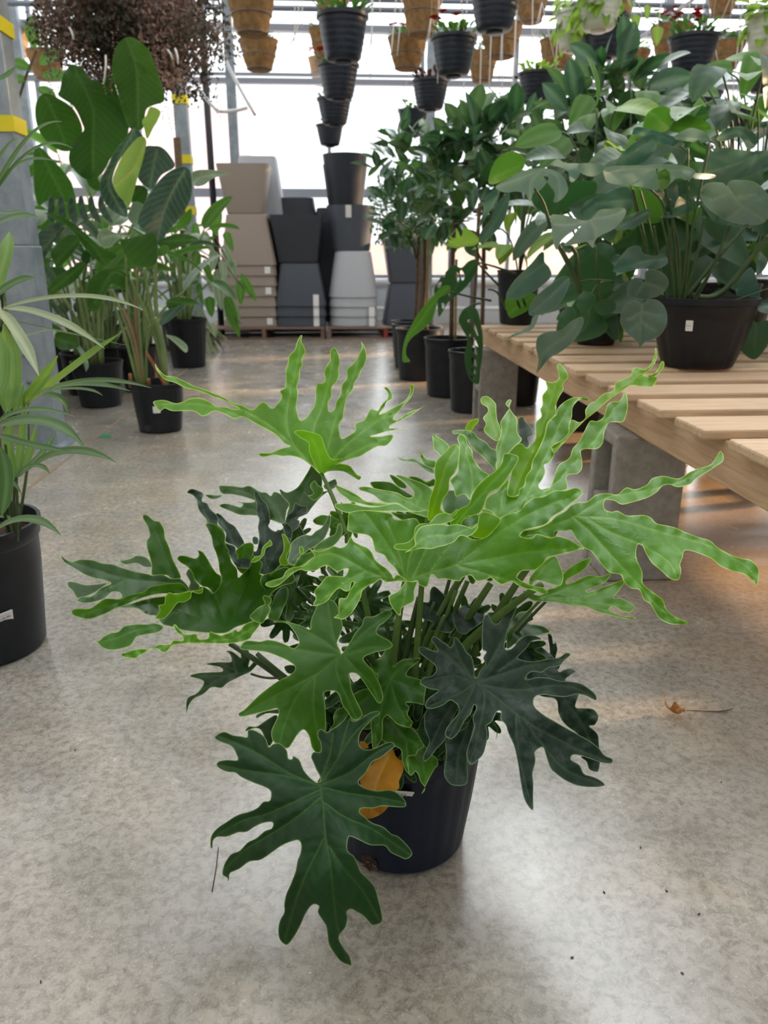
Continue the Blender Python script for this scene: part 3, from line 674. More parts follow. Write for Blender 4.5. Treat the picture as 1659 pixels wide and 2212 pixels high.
basket('black', 981, 80, 98, 160, 'red', BK + ' with red cyclamen-like flowers, near the top centre', 'black hanging pots')
basket('black', 1071, -24, 110, 62, None, BK + ' cut by the top edge of the picture', 'black hanging pots')
basket('black', 930, 174, 79, 235, 'rust', BK + ' with purple brown foliage', 'black hanging pots')
basket('black', 893, 238, 66, 292, 'sparse', BK + ' half hidden below the pot with purple foliage', 'black hanging pots')
basket('black', 1162, 158, 84, 222, 'lime', BK + ' with lime green plants above the rubber trees', 'black hanging pots')
basket('black', 1102, 215, 68, 262, 'tiny', BK + ' partly sunk behind the rubber tree leaves', 'black hanging pots')
basket('black', 1312, 36, 96, 122, None, BK + ' in shade behind the two white pots', 'black hanging pots')
basket('black', 1500, 80, 106, 158, 'red', BK + ' near the upper right, in front of two coir baskets', 'black hanging pots')
basket('black', 1522, 200, 76, 250, 'yellow', BK + ' with yellow flowers just above the big split leaves', 'black hanging pots')
basket('black', 1610, 236, 68, 290, 'tiny', BK + ' farthest right behind the bench leaves', 'black hanging pots')
basket('black', 1660, 132, 84, 198, 'lime', BK + ' cut by the right edge under the white pot', 'black hanging pots')
basket('coir', 541, -12, 104, 72, None, CO + ', big one at the top over the pale planters', 'coir hanging baskets')
basket('coir', 558, 88, 84, 150, 'sparse', CO + ' hanging below the big one over the pale planters', 'coir hanging baskets')
basket('coir', 718, -30, 82, 34, None, CO + ' at the top edge behind the pansy pot', 'coir hanging baskets')
basket('coir', 704, 64, 74, 124, 'sparse', CO + ' peeking out left of the pansy pot', 'coir hanging baskets')
basket('coir', 694, 126, 56, 182, 'red', CO + ' peeking out left of the second black pot', 'coir hanging baskets')
basket('coir', 912, -26, 92, 73, None, CO + ', big one at the top edge right of the pansy pot', 'coir hanging baskets')
basket('coir', 880, 82, 84, 148, 'red', CO + ' left of the pot with bright red flowers', 'coir hanging baskets')
basket('coir', 1083, 54, 92, 122, None, CO + ' directly right of the pot with bright red flowers', 'coir hanging baskets')
basket('coir', 1043, 114, 66, 175, 'sparse', CO + ' small and far, below right of the red flowered pot', 'coir hanging baskets')
basket('coir', 1150, -18, 74, 46, None, CO + ' at the top edge left of the white pots', 'coir hanging baskets')
basket('coir', 1206, 88, 80, 148, 'sparse', CO + ' below the left white pot', 'coir hanging baskets')
basket('coir', 1365, 112, 78, 160, 'lime', CO + ' directly above the tallest rubber tree', 'coir hanging baskets')
basket('coir', 1452, 58, 88, 120, 'red', CO + ' left behind the upper right black pot', 'coir hanging baskets')
basket('coir', 1572, 92, 76, 148, 'yellow', CO + ' right behind the upper right black pot', 'coir hanging baskets')
basket('coir', 1566, -34, 66, 30, None, CO + ' at the top edge near the right corner', 'coir hanging baskets')
basket('coir', 1340, -26, 70, 40, None, CO + ' at the top edge behind the right white pot', 'coir hanging baskets')
basket('coir', 97, 112, 78, 170, 'sparse', CO + ' between the striped post and the paddle leaves', 'coir hanging baskets')
basket('coir', 30, 62, 60, 120, None, CO + ' partly hidden behind the striped post', 'coir hanging baskets')
basket('white', 1298, -14, 98, 60, 'pothos', 'white ribbed hanging pot, higher of the two side by side', 'white hanging pots')
basket('white', 1243, 26, 84, 105, 'pothos', 'white ribbed hanging pot, lower left of the two side by side', 'white hanging pots')
basket('white', 1664, 34, 96, 118, 'pothos', 'white ribbed hanging pot cut by the right edge', 'white hanging pots')
# trailing pothos strand between the white and the black pots
t = thing('trailing_vine', 'pothos strand with pale leaves hanging between white and black pots', 'vine', atD(1400, 20, 4.3))
v_ = MB(); L_ = [atD(1330, -40, 4.3), atD(1372, 5, 4.3), atD(1400, 40, 4.3), atD(1425, 70, 4.3)]; v_.tube(L_, .003, 6); v_.build('stem', 'petiole', t)
f = MB()
for (u, v, s) in ((1372, 30, .1), (1398, 10, .08), (1420, 55, .11), (1345, 5, .08)): blade(f, atD(u, v, 4.28), (rnd(-.3, .3), -.3, -.8), (0, -1, .3), s, s * .6, 'heart', .4, .1, 6)
f.build('foliage', 'lime', t)
dl = thing('drip_irrigation_line', 'overhead drip irrigation line with thin pale tubes hanging among the pots', 'irrigation line', (.9, 6.2, 3.16))
b = MB(); b.tube([(-1.6, 6.2, 3.16), (3.9, 6.2, 3.16)], .012, 8); b.build('supply_tube', 'whitepipe', dl); random.seed(55)
for (u, v0, v1) in ((634, 0, 120), (652, 0, 60), (800, 0, 170), (822, 0, 45), (858, 0, 120), (1000, 180, 235), (1036, 170, 240), (1056, 150, 215), (1078, 120, 175), (1086, 175, 225), (1192, 145, 240), (1262, 110, 160), (1290, 120, 150), (1462, 150, 230), (1478, 160, 225), (1580, 150, 235), (1592, 150, 225), (1640, 200, 260), (1150, 60, 120), (1420, 0, 60), (945, 165, 180)):
    a_ = atY(u, v1, 6.2); b = MB(); b.tube(bez((a_.x + rnd(-.04, .04), 6.2, 3.16), (a_.x + rnd(-.06, .06), 6.2, (3.16 + a_.z) / 2), a_, 10), .004, 5); b.build('drop_tube', 'wire', dl)
# drip lines hanging from the roof
for i, (u0, v0, u1, v1, um, vm) in enumerate(((800, -20, 790, 140, 812, 60), (857, -20, 845, 115, 850, 60), (1108, 180, 1104, 262, 1110, 220), (1262, 118, 1256, 150, 1262, 135), (640, -10, 628, 95, 655, 50), (1520, 130, 1500, 215, 1512, 170), (1590, 140, 1580, 215, 1586, 180), (1180, 140, 1186, 158, 1190, 148))):
    if i > 4: continue
    a_ = atY(u0, v0, 6.4); b = MB(); b.tube([(a_.x, a_.y, 4.03)] + bez(a_, atY(um, vm, 6.4), atY(u1, v1, 6.4)), .005, 6)
    if i < 5: tag(b.build('drip_line', 'wire'), ('pale drip tube dangling just right of the pansy pot', 'pale drip tube dangling left of the big top centre coir basket', 'drip line hanging over the rubber trees beside a far black pot', 'short drip line under the shaded black pot', 'pale drip tube between the big coir basket and the pansy pot')[i], 'tube', 'drip tubes')
b = MB()
for P_ in (((410, 165), (440, 210), (470, 240)), ((470, 240), (500, 243), (535, 232)), ((472, 100), (510, 180), (552, 250))):
    b.tube(bez(*[atY(u, v, 8.2) for u, v in P_]), .016, 8)
_q = atY(472, 100, 8.2); b.tube([(_q.x - .1, _q.y, 4.03), _q], .016, 8)
tag(b.build('plastic_tube', 'whitepipe'), 'slack white plastic tubing hanging beside the black pipe', 'tube')
# ================================================================== the split-leaf philodendron in front
PX, PY = .084, .957; PR, PRB, PH = .117, .094, .200
pt = thing('potted_philodendron', 'bushy split-leaf philodendron in a black nursery pot in the middle of the aisle', 'potted plant', (PX, PY, 0))
nursery_pot('', '', PX, PY, PR, PH, mat='potblue', rr=PRB, root=pt)
_p = None
def on_pot(u, v, out=.001):
    """point of the pot's flank seen at (u,v)"""
    r = Vector(ray(u, v)); best = None
    for i in range(4000):
        p = Vector(CC) + r * (.7 + i * .0002); rr = PRB + (PR * .97 - PRB) * min(max(p.z / (PH * .88), 0), 1)
        if (p.x - PX) ** 2 + (p.y - PY) ** 2 <= (rr + out) ** 2: return p
    return p
c_ = on_pot(865, 1714, .003); price_label(pt, c_, (c_.x - PX, c_.y - PY, -.08), .033, .023, [('———', -.30, .14, .0062), ('  .99', -.20, -.26, .0085)], tilt=-.20)
c_ = on_pot(799, 1862, -.001); n_ = Vector((c_.x - PX, c_.y - PY, 0)).normalized(); t_ = n_.cross(Vector((0, 0, 1)))
b = MB(); P = [c_ + t_ * (.0125 * math.cos(a) * (1 + .12 * math.sin(3 * a))) + Vector((0, 0, .0125 * math.sin(a))) + n_ * rnd(.001, .003) for a in [2 * PI * k / 20 for k in range(20)]]
P.append(c_ + n_ * .004); b.add(P, [(k, (k + 1) % 20, 20) for k in range(20)]); b.build('drain_hole', 'soil', pt)
b = MB()
for k in range(10): a = rnd(0, 6.28); q = c_ + t_ * rnd(-.009, .009) + Vector((0, 0, rnd(-.009, .009))) + n_ * .004; b.tube([q, q + t_ * rnd(-.008, .008) + Vector((0, 0, rnd(-.006, .006))) + n_ * .002], .0011, 5)
b.build('root', 'bark', pt)
CRN = Vector((PX, PY, PH * .8))
def petiole(u, v, d, mat='petiole', r=.0042, lift=.5, bx=0, by=0, arch=0.):
    e = atD(u, v, d); s = CRN + Vector((rnd(-.03, .03) + bx, rnd(-.03, .03) + by, .0)); m = s.lerp(e, .5) + Vector((0, 0, arch)); m.z = max(m.z, s.z + (e.z - s.z) * lift)
    m.x = s.x + (e.x - s.x) * .32; m.y = s.y + (e.y - s.y) * .32
    P = bez(s, m, e, 16); b = MB(); b.tube(P, [r * (1.5 - .7 * i / 15) for i in range(16)], 10); return b.build('petiole', mat, pt)
ML = dict(sp=4.6)
# --- top left leaf, standing above the others
tleaf(pt, 'bright', 'a', [
 ("82,455 100,443 150,440 210,458 250,450 300,430 350,427 400,445 450,475 500,480 545,492 580,488 540,470 500,445 420,415 340,385 270,370 210,340 150,320 100,262 95,230 110,255 150,296 200,303 250,323 320,358 400,383 430,400 480,418 540,452 600,470 640,492 665,490 720,450 770,486 800,460 825,420 815,388 840,370 850,320 848,270 860,230 870,180 900,150 915,100 938,62 945,68 940,100 955,130 965,165 945,195 945,240 930,265 930,310 915,350 920,400 915,440 910,480 920,520 930,555 960,545 990,510 1010,480 1020,440 1020,400 1030,345 1065,340 1075,310 1070,280 1085,240 1105,210 1108,150 1128,137 1145,150 1163,215 1155,260 1158,300 1140,340 1115,365 1115,420 1095,455 1100,505 1130,490 1140,450 1165,405 1175,350 1200,310 1205,260 1250,215 1275,170 1290,130 1283,103 1300,120 1317,180 1305,235 1285,270 1270,310 1245,340 1235,385 1200,430 1190,480 1180,540 1160,580 1160,620 1172,660 1220,640 1250,615 1245,585 1262,568 1290,560 1310,545 1340,490 1380,500 1400,470 1435,430 1440,400 1418,370 1435,365 1465,405 1463,435 1430,450 1420,480 1390,522 1450,495 1510,460 1550,430 1568,390 1568,352 1588,352 1585,400 1560,440 1530,470 1500,510 1470,548 1500,550 1560,510 1620,490 1657,464 1600,510 1540,545 1480,572 1450,602 1560,604 1490,610 1420,625 1340,650 1400,648 1465,640 1465,665 1430,702 1380,708 1320,740 1280,765 1230,780 1180,795 1120,830 1060,867 1040,862 1000,822 940,780 880,762 830,765 780,758 720,768 692,757 700,745 750,745 800,728 850,712 875,704 840,690 790,640 740,612 700,590 650,562 600,537 550,547 500,522 440,502 400,524 365,532 340,515 310,502 260,502 190,502 150,487 120,502",
  "1050,862,1.150 700,757,1.20 900,640,1.21 640,495,1.29 82,455,1.40 95,240,1.50 940,70,1.36 880,400,1.285 1125,145,1.33 1060,450,1.27 1290,110,1.31 1200,420,1.245 1440,370,1.25 1588,352,1.23 1655,465,1.18 1350,560,1.19 1465,650,1.12 1250,740,1.13",
  "1048,860 850,660 640,515 350,400 110,262|850,660 560,520 350,462 110,462|1030,850 900,700 855,560 880,380 915,230 938,90|1045,855 1010,630 1060,480 1100,330 1128,160|1052,855 1100,690 1150,520 1220,360 1292,130|1060,855 1200,700 1400,540 1570,380|1060,858 1250,740 1440,655|1400,540 1600,505"),
 ("895,622 940,613 1000,625 1050,645 1070,690 1088,742 1120,782 1180,778 1120,830 1060,868 1030,840 1005,790 985,740 982,690 960,672 925,652",
  "895,622,1.07 1000,640,1.06 1060,865,1.149 1120,790,1.14 985,730,1.10", "1058,864 1040,760 1000,660", dict(rip=.002)),
 ("1060,860 1090,838 1150,808 1215,818 1240,845 1262,872 1284,882 1274,901 1230,878 1180,852 1110,850",
  "1060,860,1.151 1150,830,1.19 1280,890,1.21 1215,822,1.2", "1070,860 1160,830 1270,888", dict(rip=.002)),
], cup=.007, rip=.004, **ML)
petiole(694, 1022, 1.150, r=.0036, lift=.75, bx=-.02)
# --- big bright leaf in the middle
tleaf(pt, 'bright', 'd', [
 ("375,590 365,700 362,742 430,768 520,782 572,812 588,868 608,930 680,958 715,1015 780,1080 820,1140 868,1180 905,1192 965,1182 985,1215 1040,1236 1068,1200 1085,1130 1110,1130 1142,1166 1200,1162 1270,1176 1335,1182 1360,1152 1430,1134 1480,1180 1560,1172 1602,1152 1650,1190 1700,1212 1745,1196 1785,1182 1830,1215 1880,1238 1960,1262 2060,1292 2100,1282 2060,1242 1980,1226 1890,1192 1830,1150 1848,1112 1885,1092 1925,1092 1990,1085 2050,1040 2092,982 2160,962 2280,935 2360,915 2412,900 2340,856 2260,812 2180,794 2120,810 2060,790 2000,775 1960,812 1900,806 1856,790 1900,742 1990,720 2080,690 2150,620 2230,570 2310,500 2370,460 2400,420 2370,382 2320,378 2250,400 2150,402 2060,452 1980,460 1910,510 1860,570 1770,600 1680,640 1620,720 1540,810 1460,822 1400,800 1340,780 1200,800 1100,760 1000,700 950,640 820,655 765,640 740,600 640,580 500,560 420,560",
  "868,1178,.960 500,600,1.06 365,740,1.04 700,700,1.02 1000,760,1.02 1040,1230,.935 1290,1050,.955 1500,1172,.94 1700,1210,.94 2100,1280,.95 1450,900,.985 2400,900,.96 1960,930,.96 2380,420,1.03 1960,590,1.0 1650,780,.985 1100,1000,.975 1850,1120,.955",
  "868,1175 800,1010 680,820 560,650 500,580|858,1150 800,900 700,650|872,1170 900,980 980,780|930,1155 1030,930 1090,800|868,1178 1080,1105 1290,1045 1450,930 1650,780 1960,590 2370,420|1290,1045 1600,990 1960,930 2390,900|1330,1050 1500,1100 1700,1160 2080,1280|1080,1105 1200,930 1300,830"),
 ("875,1182 842,1222 800,1270 726,1312 730,1370 770,1440 820,1482 830,1420 880,1390 940,1352 942,1270 962,1212 968,1185 920,1188",
  "875,1182,.958 800,1300,.93 820,1480,.915 940,1300,.93 965,1190,.945", "880,1185 860,1290 820,1470", dict(rip=.001)),
], cup=.008, rip=.004, **ML)
petiole(875, 1256, .962, r=.0048, bx=.0, lift=.6)
petiole(1170, 1262, .99, r=.0055, lift=.55, bx=.03)
# --- bright leaf low on its left
tleaf(pt, 'bright', 'd', [
 ("18,890 60,915 120,925 190,905 245,880 300,895 350,870 390,802 420,840 470,868 530,892 570,930 600,990 650,1040 710,1080 750,1130 762,1160 790,1130 835,1145 880,1188 800,1185 742,1190 690,1192 650,1166 600,1200 540,1226 490,1272 480,1320 440,1400 390,1470 330,1515 280,1506 245,1500 288,1460 286,1400 295,1332 350,1330 385,1262 420,1200 400,1190 380,1262 340,1270 290,1246 240,1290 190,1352 130,1386 65,1396 90,1330 76,1272 120,1218 150,1182 190,1142 270,1138 340,1140 372,1080 340,1078 280,1102 230,1076 200,1052 150,1056 90,1090 0,1096 -42,1084 -102,1112 -162,1162 -222,1212 -282,1236 -340,1226 -344,1200 -282,1174 -202,1150 -172,1100 -112,1064 -32,1050 38,1000 78,960",
  "870,1186,.962 600,1180,.95 740,1130,.96 390,810,.99 245,880,.985 18,890,1.01 -342,1215,1.0 0,1090,.97 300,1000,.955 370,1090,.945 65,1395,.915 250,1250,.925 245,1500,.895 400,1400,.90",
  "870,1186 700,1150 520,1090 330,980 150,950 -60,1080 -330,1212|700,1150 560,1000 430,870|520,1090 360,1180 100,1380|690,1168 500,1240 400,1350 270,1500"),
], cup=.006, rip=.003, **ML)
# --- lobes of the leaf behind it
tleaf(pt, 'bright', 'd', [
 ("465,372 530,365 620,385 720,402 800,420 860,455 905,462 938,435 930,400 900,370 860,330 800,290 782,266 840,270 920,300 1000,330 1060,360 1100,400 1115,480 1090,600 1000,592 900,572 800,512 720,512 650,490 590,440 520,412 470,396",
  "465,385,1.13 800,280,1.16 900,450,1.10 1090,590,1.04 650,470,1.09 1100,400,1.10", "1070,590 900,500 700,420 480,382|960,530 1000,400 800,280"),
 ("255,352 300,366 380,400 450,440 520,490 600,500 700,515 800,540 720,540 560,532 450,508 390,496 350,462 290,420",
  "255,352,1.12 450,480,1.08 720,530,1.06 600,500,1.07", "720,530 450,470 262,360"),
 ("255,516 300,510 400,510 500,535 600,540 720,518 790,512 850,540 900,570 960,580 1055,570 1055,628 980,612 900,588 800,580 650,580 480,575 370,592 300,572 258,545",
  "255,530,1.03 500,555,1.02 800,545,1.02 1055,590,1.03 700,575,1.01 400,512,1.03", "", dict(rip=.001)),
], cup=.006, rip=.003, **ML)
petiole(924, 1108, 1.04, r=.004)
tleaf(pt, 'bright2', 'd', [
 ("1055,640 1060,560 1075,470 1100,400 1120,320 1115,230 1130,150 1180,90 1240,30 1300,-2 1335,40 1330,110 1320,180 1290,250 1250,300 1240,400 1190,480 1170,560 1200,590 1140,640 1080,662",
  "1070,650,1.0 1180,350,1.0 1230,100,1.03 1310,0,1.07 1330,150,1.03 1060,560,.99", "1085,640 1150,400 1220,180 1300,10")], cup=.006, rip=.001, **ML)
tleaf(pt, 'bright', 'e', [
 ("450,1572 480,1500 530,1442 590,1412 620,1380 640,1320 680,1250 750,1180 830,1120 870,1080 900,1030 915,965 960,960 1030,978 1042,1010 1000,1090 960,1150 920,1210 870,1260 800,1300 770,1340 740,1420 700,1480 640,1500 590,1512 550,1560 545,1592 500,1585",
  "500,1570,.985 700,1300,.99 960,1080,1.02 1035,985,1.05 600,1480,.975 800,1300,1.0", "500,1580 650,1400 800,1220 950,1060 985,985")], cup=.006, rip=.001, **ML)
tleaf(pt, 'bright2', 'd', [
 ("762,882 790,860 870,850 930,802 950,720 1000,685 1070,680 1130,612 1200,590 1260,600 1310,560 1330,600 1290,650 1180,692 1060,700 990,730 945,802 950,870 900,912 820,915 770,902",
  "762,885,.93 930,820,.935 1000,700,.95 1250,610,.985 1310,565,.99 1180,690,.96", ""),
 ("1485,730 1490,680 1510,602 1560,585 1640,612 1690,655 1640,735 1550,812 1450,802 1440,780", "1490,690,.965 1560,590,.99 1680,655,.99 1550,800,.975 1450,800,.965", "")], cup=.002, rip=.001, **ML)
tleaf(pt, 'bright', 'd', [
 ("860,935 920,900 950,870 945,800 990,722 1060,696 1170,690 1240,700 1300,690 1370,702 1440,720 1490,680 1485,732 1440,780 1400,800 1340,790 1290,840 1220,870 1140,890 1080,905 1000,900 930,915",
  "860,932,.915 990,740,.94 1000,890,.905 1240,790,.935 1480,700,.965 1370,710,.96 1290,830,.93", "900,915 1050,800 1250,780 1470,710")], cup=.005, rip=.002, **ML)
# --- leaf reaching to the right
tleaf(pt, 'bright', 'h', [
 ("-40,600 60,580 150,540 200,490 260,460 300,420 350,400 410,395 470,350 550,338 620,345 680,298 740,310 820,280 860,235 940,218 1040,235 1120,190 1180,165 1260,140 1300,90 1330,45 1352,80 1345,120 1300,150 1240,190 1160,240 1120,275 1040,295 980,277 930,288 890,330 820,370 720,400 650,415 600,390 540,382 526,412 535,450 580,466 620,458 680,490 740,490 800,488 850,505 890,545 960,560 1020,575 1100,610 1180,640 1260,665 1310,710 1400,760 1470,785 1540,800 1590,850 1596,920 1580,968 1550,940 1500,900 1400,870 1330,840 1270,790 1200,760 1130,736 1082,735 1070,780 1052,830 1060,870 1040,935 980,925 920,870 860,820 820,760 790,700 760,692 748,740 755,800 790,880 795,960 850,1010 930,1070 960,1140 1020,1190 1110,1232 1000,1243 920,1210 880,1160 850,1105 800,1070 770,1005 710,992 665,950 640,900 570,886 530,850 480,790 440,740 390,712 330,650 300,592 260,600 190,602 180,640 130,640 60,622 -40,640",
  "0,610,1.07 330,490,1.04 190,600,1.045 550,380,1.08 900,280,1.13 1330,60,1.20 620,520,1.03 740,490,1.05 1250,690,1.0 1590,900,.955 1040,930,.93 1080,740,.985 430,700,1.0 760,960,.94 1100,1235,.90 600,850,.955",
  "60,600 200,545 330,495 540,370 800,320 1060,255 1330,75|330,495 600,515 900,600 1250,700 1480,820 1575,930|400,500 560,600 780,690 960,800 1030,910|310,495 430,600 600,790 780,980 900,1120 1080,1232"),
], cup=.007, rip=.004, **ML)
petiole(1225, 1112, 1.06, r=.005, bx=.03)
# --- upright leaves at the back right
tleaf(pt, 'bright', 'e', [
 ("750,1425 770,1342 870,1272 930,1202 955,1200 950,1290 980,1332 1040,1322 1045,1270 1090,1240 1110,1150 1150,1100 1165,1020 1200,960 1240,870 1270,800 1290,700 1330,655 1370,622 1380,572 1430,520 1500,480 1580,474 1645,482 1640,508 1570,495 1512,560 1505,640 1480,720 1480,780 1420,850 1332,900 1350,970 1310,1040 1262,1060 1275,1120 1250,1180 1215,1240 1250,1276 1300,1270 1340,1200 1370,1100 1400,1050 1480,1000 1510,920 1570,850 1611,770 1661,680 1721,680 1781,640 1811,540 1861,510 1911,510 1941,470 1969,426 1988,520 1981,600 1951,682 1891,690 1831,690 1796,742 1781,800 1771,870 1721,920 1621,920 1581,942 1591,1010 1591,1090 1551,1135 1481,1142 1456,1170 1466,1262 1400,1290 1300,1320 1200,1350 1100,1400 1060,1480 900,1530 860,1522 780,1480",
  "880,1525,1.06 1060,1400,1.10 955,1200,1.14 1200,1150,1.17 1330,850,1.25 1500,500,1.33 1640,490,1.34 1350,1230,1.15 1550,1000,1.21 1760,760,1.28 1969,430,1.36 1110,1390,1.10",
  "880,1520 1060,1400 1190,1170 1330,860 1450,600 1560,490|1130,1330 1350,1230 1500,1060 1700,850 1840,620 1965,450|880,1520 900,1330 935,1215"),
], cup=.007, rip=.005, **ML)
petiole(1075, 1122, 1.07, r=.005, by=.03)
tleaf(pt, 'bright2', 'e', [
 ("945,1320 955,1230 985,1100 1000,1000 962,950 1000,900 1060,870 1112,912 1140,895 1190,830 1190,700 1240,640 1230,580 1250,540 1250,460 1290,400 1280,338 1340,345 1390,310 1382,240 1375,200 1400,182 1440,220 1475,296 1430,350 1430,410 1390,480 1360,560 1372,602 1340,650 1290,702 1270,800 1240,870 1200,960 1165,1022 1150,1100 1110,1160 1090,1240 1045,1312 1000,1336",
  "990,1320,1.10 1060,1050,1.19 1200,830,1.26 1290,500,1.33 1400,190,1.40 1470,290,1.37 1000,900,1.2", "1000,1320 1080,1120 1200,900 1280,660 1340,440 1400,250"),
], cup=-.006, rip=.004, **ML)
tleaf(pt, 'bright2', 'g', [
 ("620,950 610,902 650,860 700,850 752,770 765,690 790,668 850,690 900,650 900,580 950,520 980,512 1060,440 1110,430 1150,400 1160,350 1240,312 1290,290 1310,230 1350,215 1420,230 1480,160 1500,90 1505,38 1520,90 1510,160 1480,210 1440,250 1400,280 1500,292 1522,315 1480,382 1400,382 1320,372 1270,382 1200,430 1100,500 1000,590 900,670 800,770 720,860 640,952",
  "630,940,1.22 850,700,1.32 1100,470,1.42 1300,300,1.5 1510,40,1.6 1500,330,1.5", "630,945 800,760 1000,570 1200,410 1350,300 1500,150"),
 ("1395,278 1470,280 1530,230 1552,172 1572,160 1584,190 1560,240 1500,292 1440,300", "1395,278,1.52 1470,280,1.5 1575,165,1.52 1500,290,1.49", "")], cup=-.008, rip=.006, **ML)
tleaf(pt, 'bright', 'e', [
 ("850,1110 845,1000 850,900 880,820 892,740 885,690 940,602 960,570 930,532 955,495 982,500 965,560 1000,620 1030,662 1035,780 1070,842 1010,900 960,952 930,972 910,1000 890,1060",
  "850,1110,1.13 870,900,1.20 950,700,1.25 960,500,1.32 1065,842,1.2", "858,1080 890,900 940,760 960,640 960,510")], cup=.006, rip=.003, **ML)
tleaf(pt, 'bright2', 'e', [
 ("862,850 810,832 742,762 760,702 735,652 775,602 770,560 722,530 716,480 760,462 800,480 845,530 850,600 862,680 885,732 892,800",
  "870,840,1.22 750,700,1.26 800,600,1.29 730,480,1.34", "870,840 820,700 800,580 750,490"),
 ("580,750 600,700 640,670 696,658 690,692 650,740 632,768", "585,760,1.20 640,700,1.22 695,660,1.25", "")], cup=.004, rip=.003, **ML)
tleaf(pt, 'mid', 'e', [
 ("850,1115 800,1060 700,960 620,890 590,820 540,790 480,792 468,765 520,755 600,760 660,780 690,822 760,860 800,910 852,935 856,1010",
  "850,1110,1.13 700,900,1.16 600,800,1.17 470,770,1.16 850,940,1.18", "850,1080 720,920 620,800 480,770")], cup=-.005, rip=.003, **ML)
tleaf(pt, 'bright', 'e', [
 ("450,1200 510,1130 520,1050 530,900 512,832 540,790 585,820 600,880 640,930 650,1000 690,1060 730,1110 785,1150 700,1230 640,1320 622,1362 570,1312 500,1332 480,1262",
  "630,1350,1.03 450,1200,1.06 600,1000,1.10 540,800,1.15 780,1150,1.09", "632,1330 640,1150 600,1000 570,860"),
 ("300,795 350,820 400,852 442,902 400,960 370,985 340,950 310,922", "300,800,1.14 400,960,1.10 440,900,1.12", ""),
 ("195,920 212,970 250,1010 320,1022 330,1080 270,1082 220,1050 195,1000", "195,920,1.16 320,1050,1.12 200,1010,1.14", "")], cup=.006, rip=.004, **ML)
tleaf(pt, 'mid', 'e', [
 ("-10,985 60,1012 140,1000 200,1040 300,1080 312,1132 240,1112 170,1052 100,1032 30,1022", "0,990,1.17 150,1020,1.15 310,1100,1.12 200,1060,1.13", ""),
 ("90,1170 140,1160 200,1180 250,1210 310,1180 330,1230 250,1250 180,1230", "90,1170,1.16 200,1200,1.14 320,1200,1.12", "")], cup=.002, rip=.002, **ML)
tleaf(pt, 'dusty', 'e', [
 ("1050,880 1040,760 1040,662 1080,640 1100,682 1150,730 1165,800 1122,822 1135,880 1110,912", "1050,880,1.30 1080,645,1.36 1160,790,1.30", "")], cup=.002, rip=.003, **ML)
# filler behind, between the two bright halves
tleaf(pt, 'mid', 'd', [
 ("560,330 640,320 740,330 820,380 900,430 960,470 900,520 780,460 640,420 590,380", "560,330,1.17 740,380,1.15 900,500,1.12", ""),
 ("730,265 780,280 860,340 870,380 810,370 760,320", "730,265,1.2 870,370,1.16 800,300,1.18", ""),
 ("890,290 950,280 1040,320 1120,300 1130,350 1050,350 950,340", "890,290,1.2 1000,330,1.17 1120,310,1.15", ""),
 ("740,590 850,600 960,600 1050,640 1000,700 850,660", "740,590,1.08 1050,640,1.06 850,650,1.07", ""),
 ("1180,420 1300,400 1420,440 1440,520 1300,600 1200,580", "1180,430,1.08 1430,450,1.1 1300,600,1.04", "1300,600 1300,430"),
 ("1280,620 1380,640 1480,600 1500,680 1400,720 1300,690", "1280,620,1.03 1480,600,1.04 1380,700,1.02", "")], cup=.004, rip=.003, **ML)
tleaf(pt, 'bright', 'i', [
 ("560,240 640,250 720,320 800,300 900,260 960,120 1120,60 1200,60 1100,200 900,420 700,420 600,330", "560,240,1.05 960,120,1.13 800,400,1.04 1150,80,1.15", ""),
 ("890,470 960,420 1060,400 1180,420 1200,490 1100,520 980,520", "890,470,1.06 1180,430,1.07 1000,510,1.05", "900,470 1100,450")], cup=.003, rip=.001, **ML)
# --- small right leaf
tleaf(pt, 'bright', 'h', [
 ("-30,1010 80,1042 140,1002 200,982 240,902 300,842 380,800 432,782 438,800 400,852 330,905 272,932 268,962 330,945 420,905 500,912 572,890 545,942 490,975 440,992 400,1015 450,1012 560,970 660,935 662,960 622,1020 590,1062 640,1060 700,1090 738,1120 710,1160 660,1152 600,1122 560,1140 640,1180 750,1196 700,1206 620,1192 500,1162 400,1122 300,1112 200,1092 100,1086 20,1072",
  "60,1070,1.05 240,900,1.09 435,785,1.10 400,1000,1.07 650,940,1.07 740,1120,1.03 750,1196,1.0 400,1120,1.02 -30,1010,1.04",
  "80,1060 250,1000 420,930 560,900|150,1060 400,1050 640,960|150,1065 400,1090 700,1120|300,1095 600,1160 740,1196")], cup=.005, rip=.003, **ML)
tleaf(pt, 'bright', 'h', [
 ("10,930 60,862 140,790 192,775 230,850 246,920 222,975 150,962 60,940 20,982", "10,935,1.02 190,778,1.03 240,930,1.0 60,960,1.0", "30,950 120,850 180,790")], cup=.004, rip=.002, **ML)
petiole(1168, 1296, 1.05, r=.0026, bx=.05, lift=.5); petiole(1180, 1298, 1.07, 'petiole_dark', r=.0026, bx=.06, lift=.4)
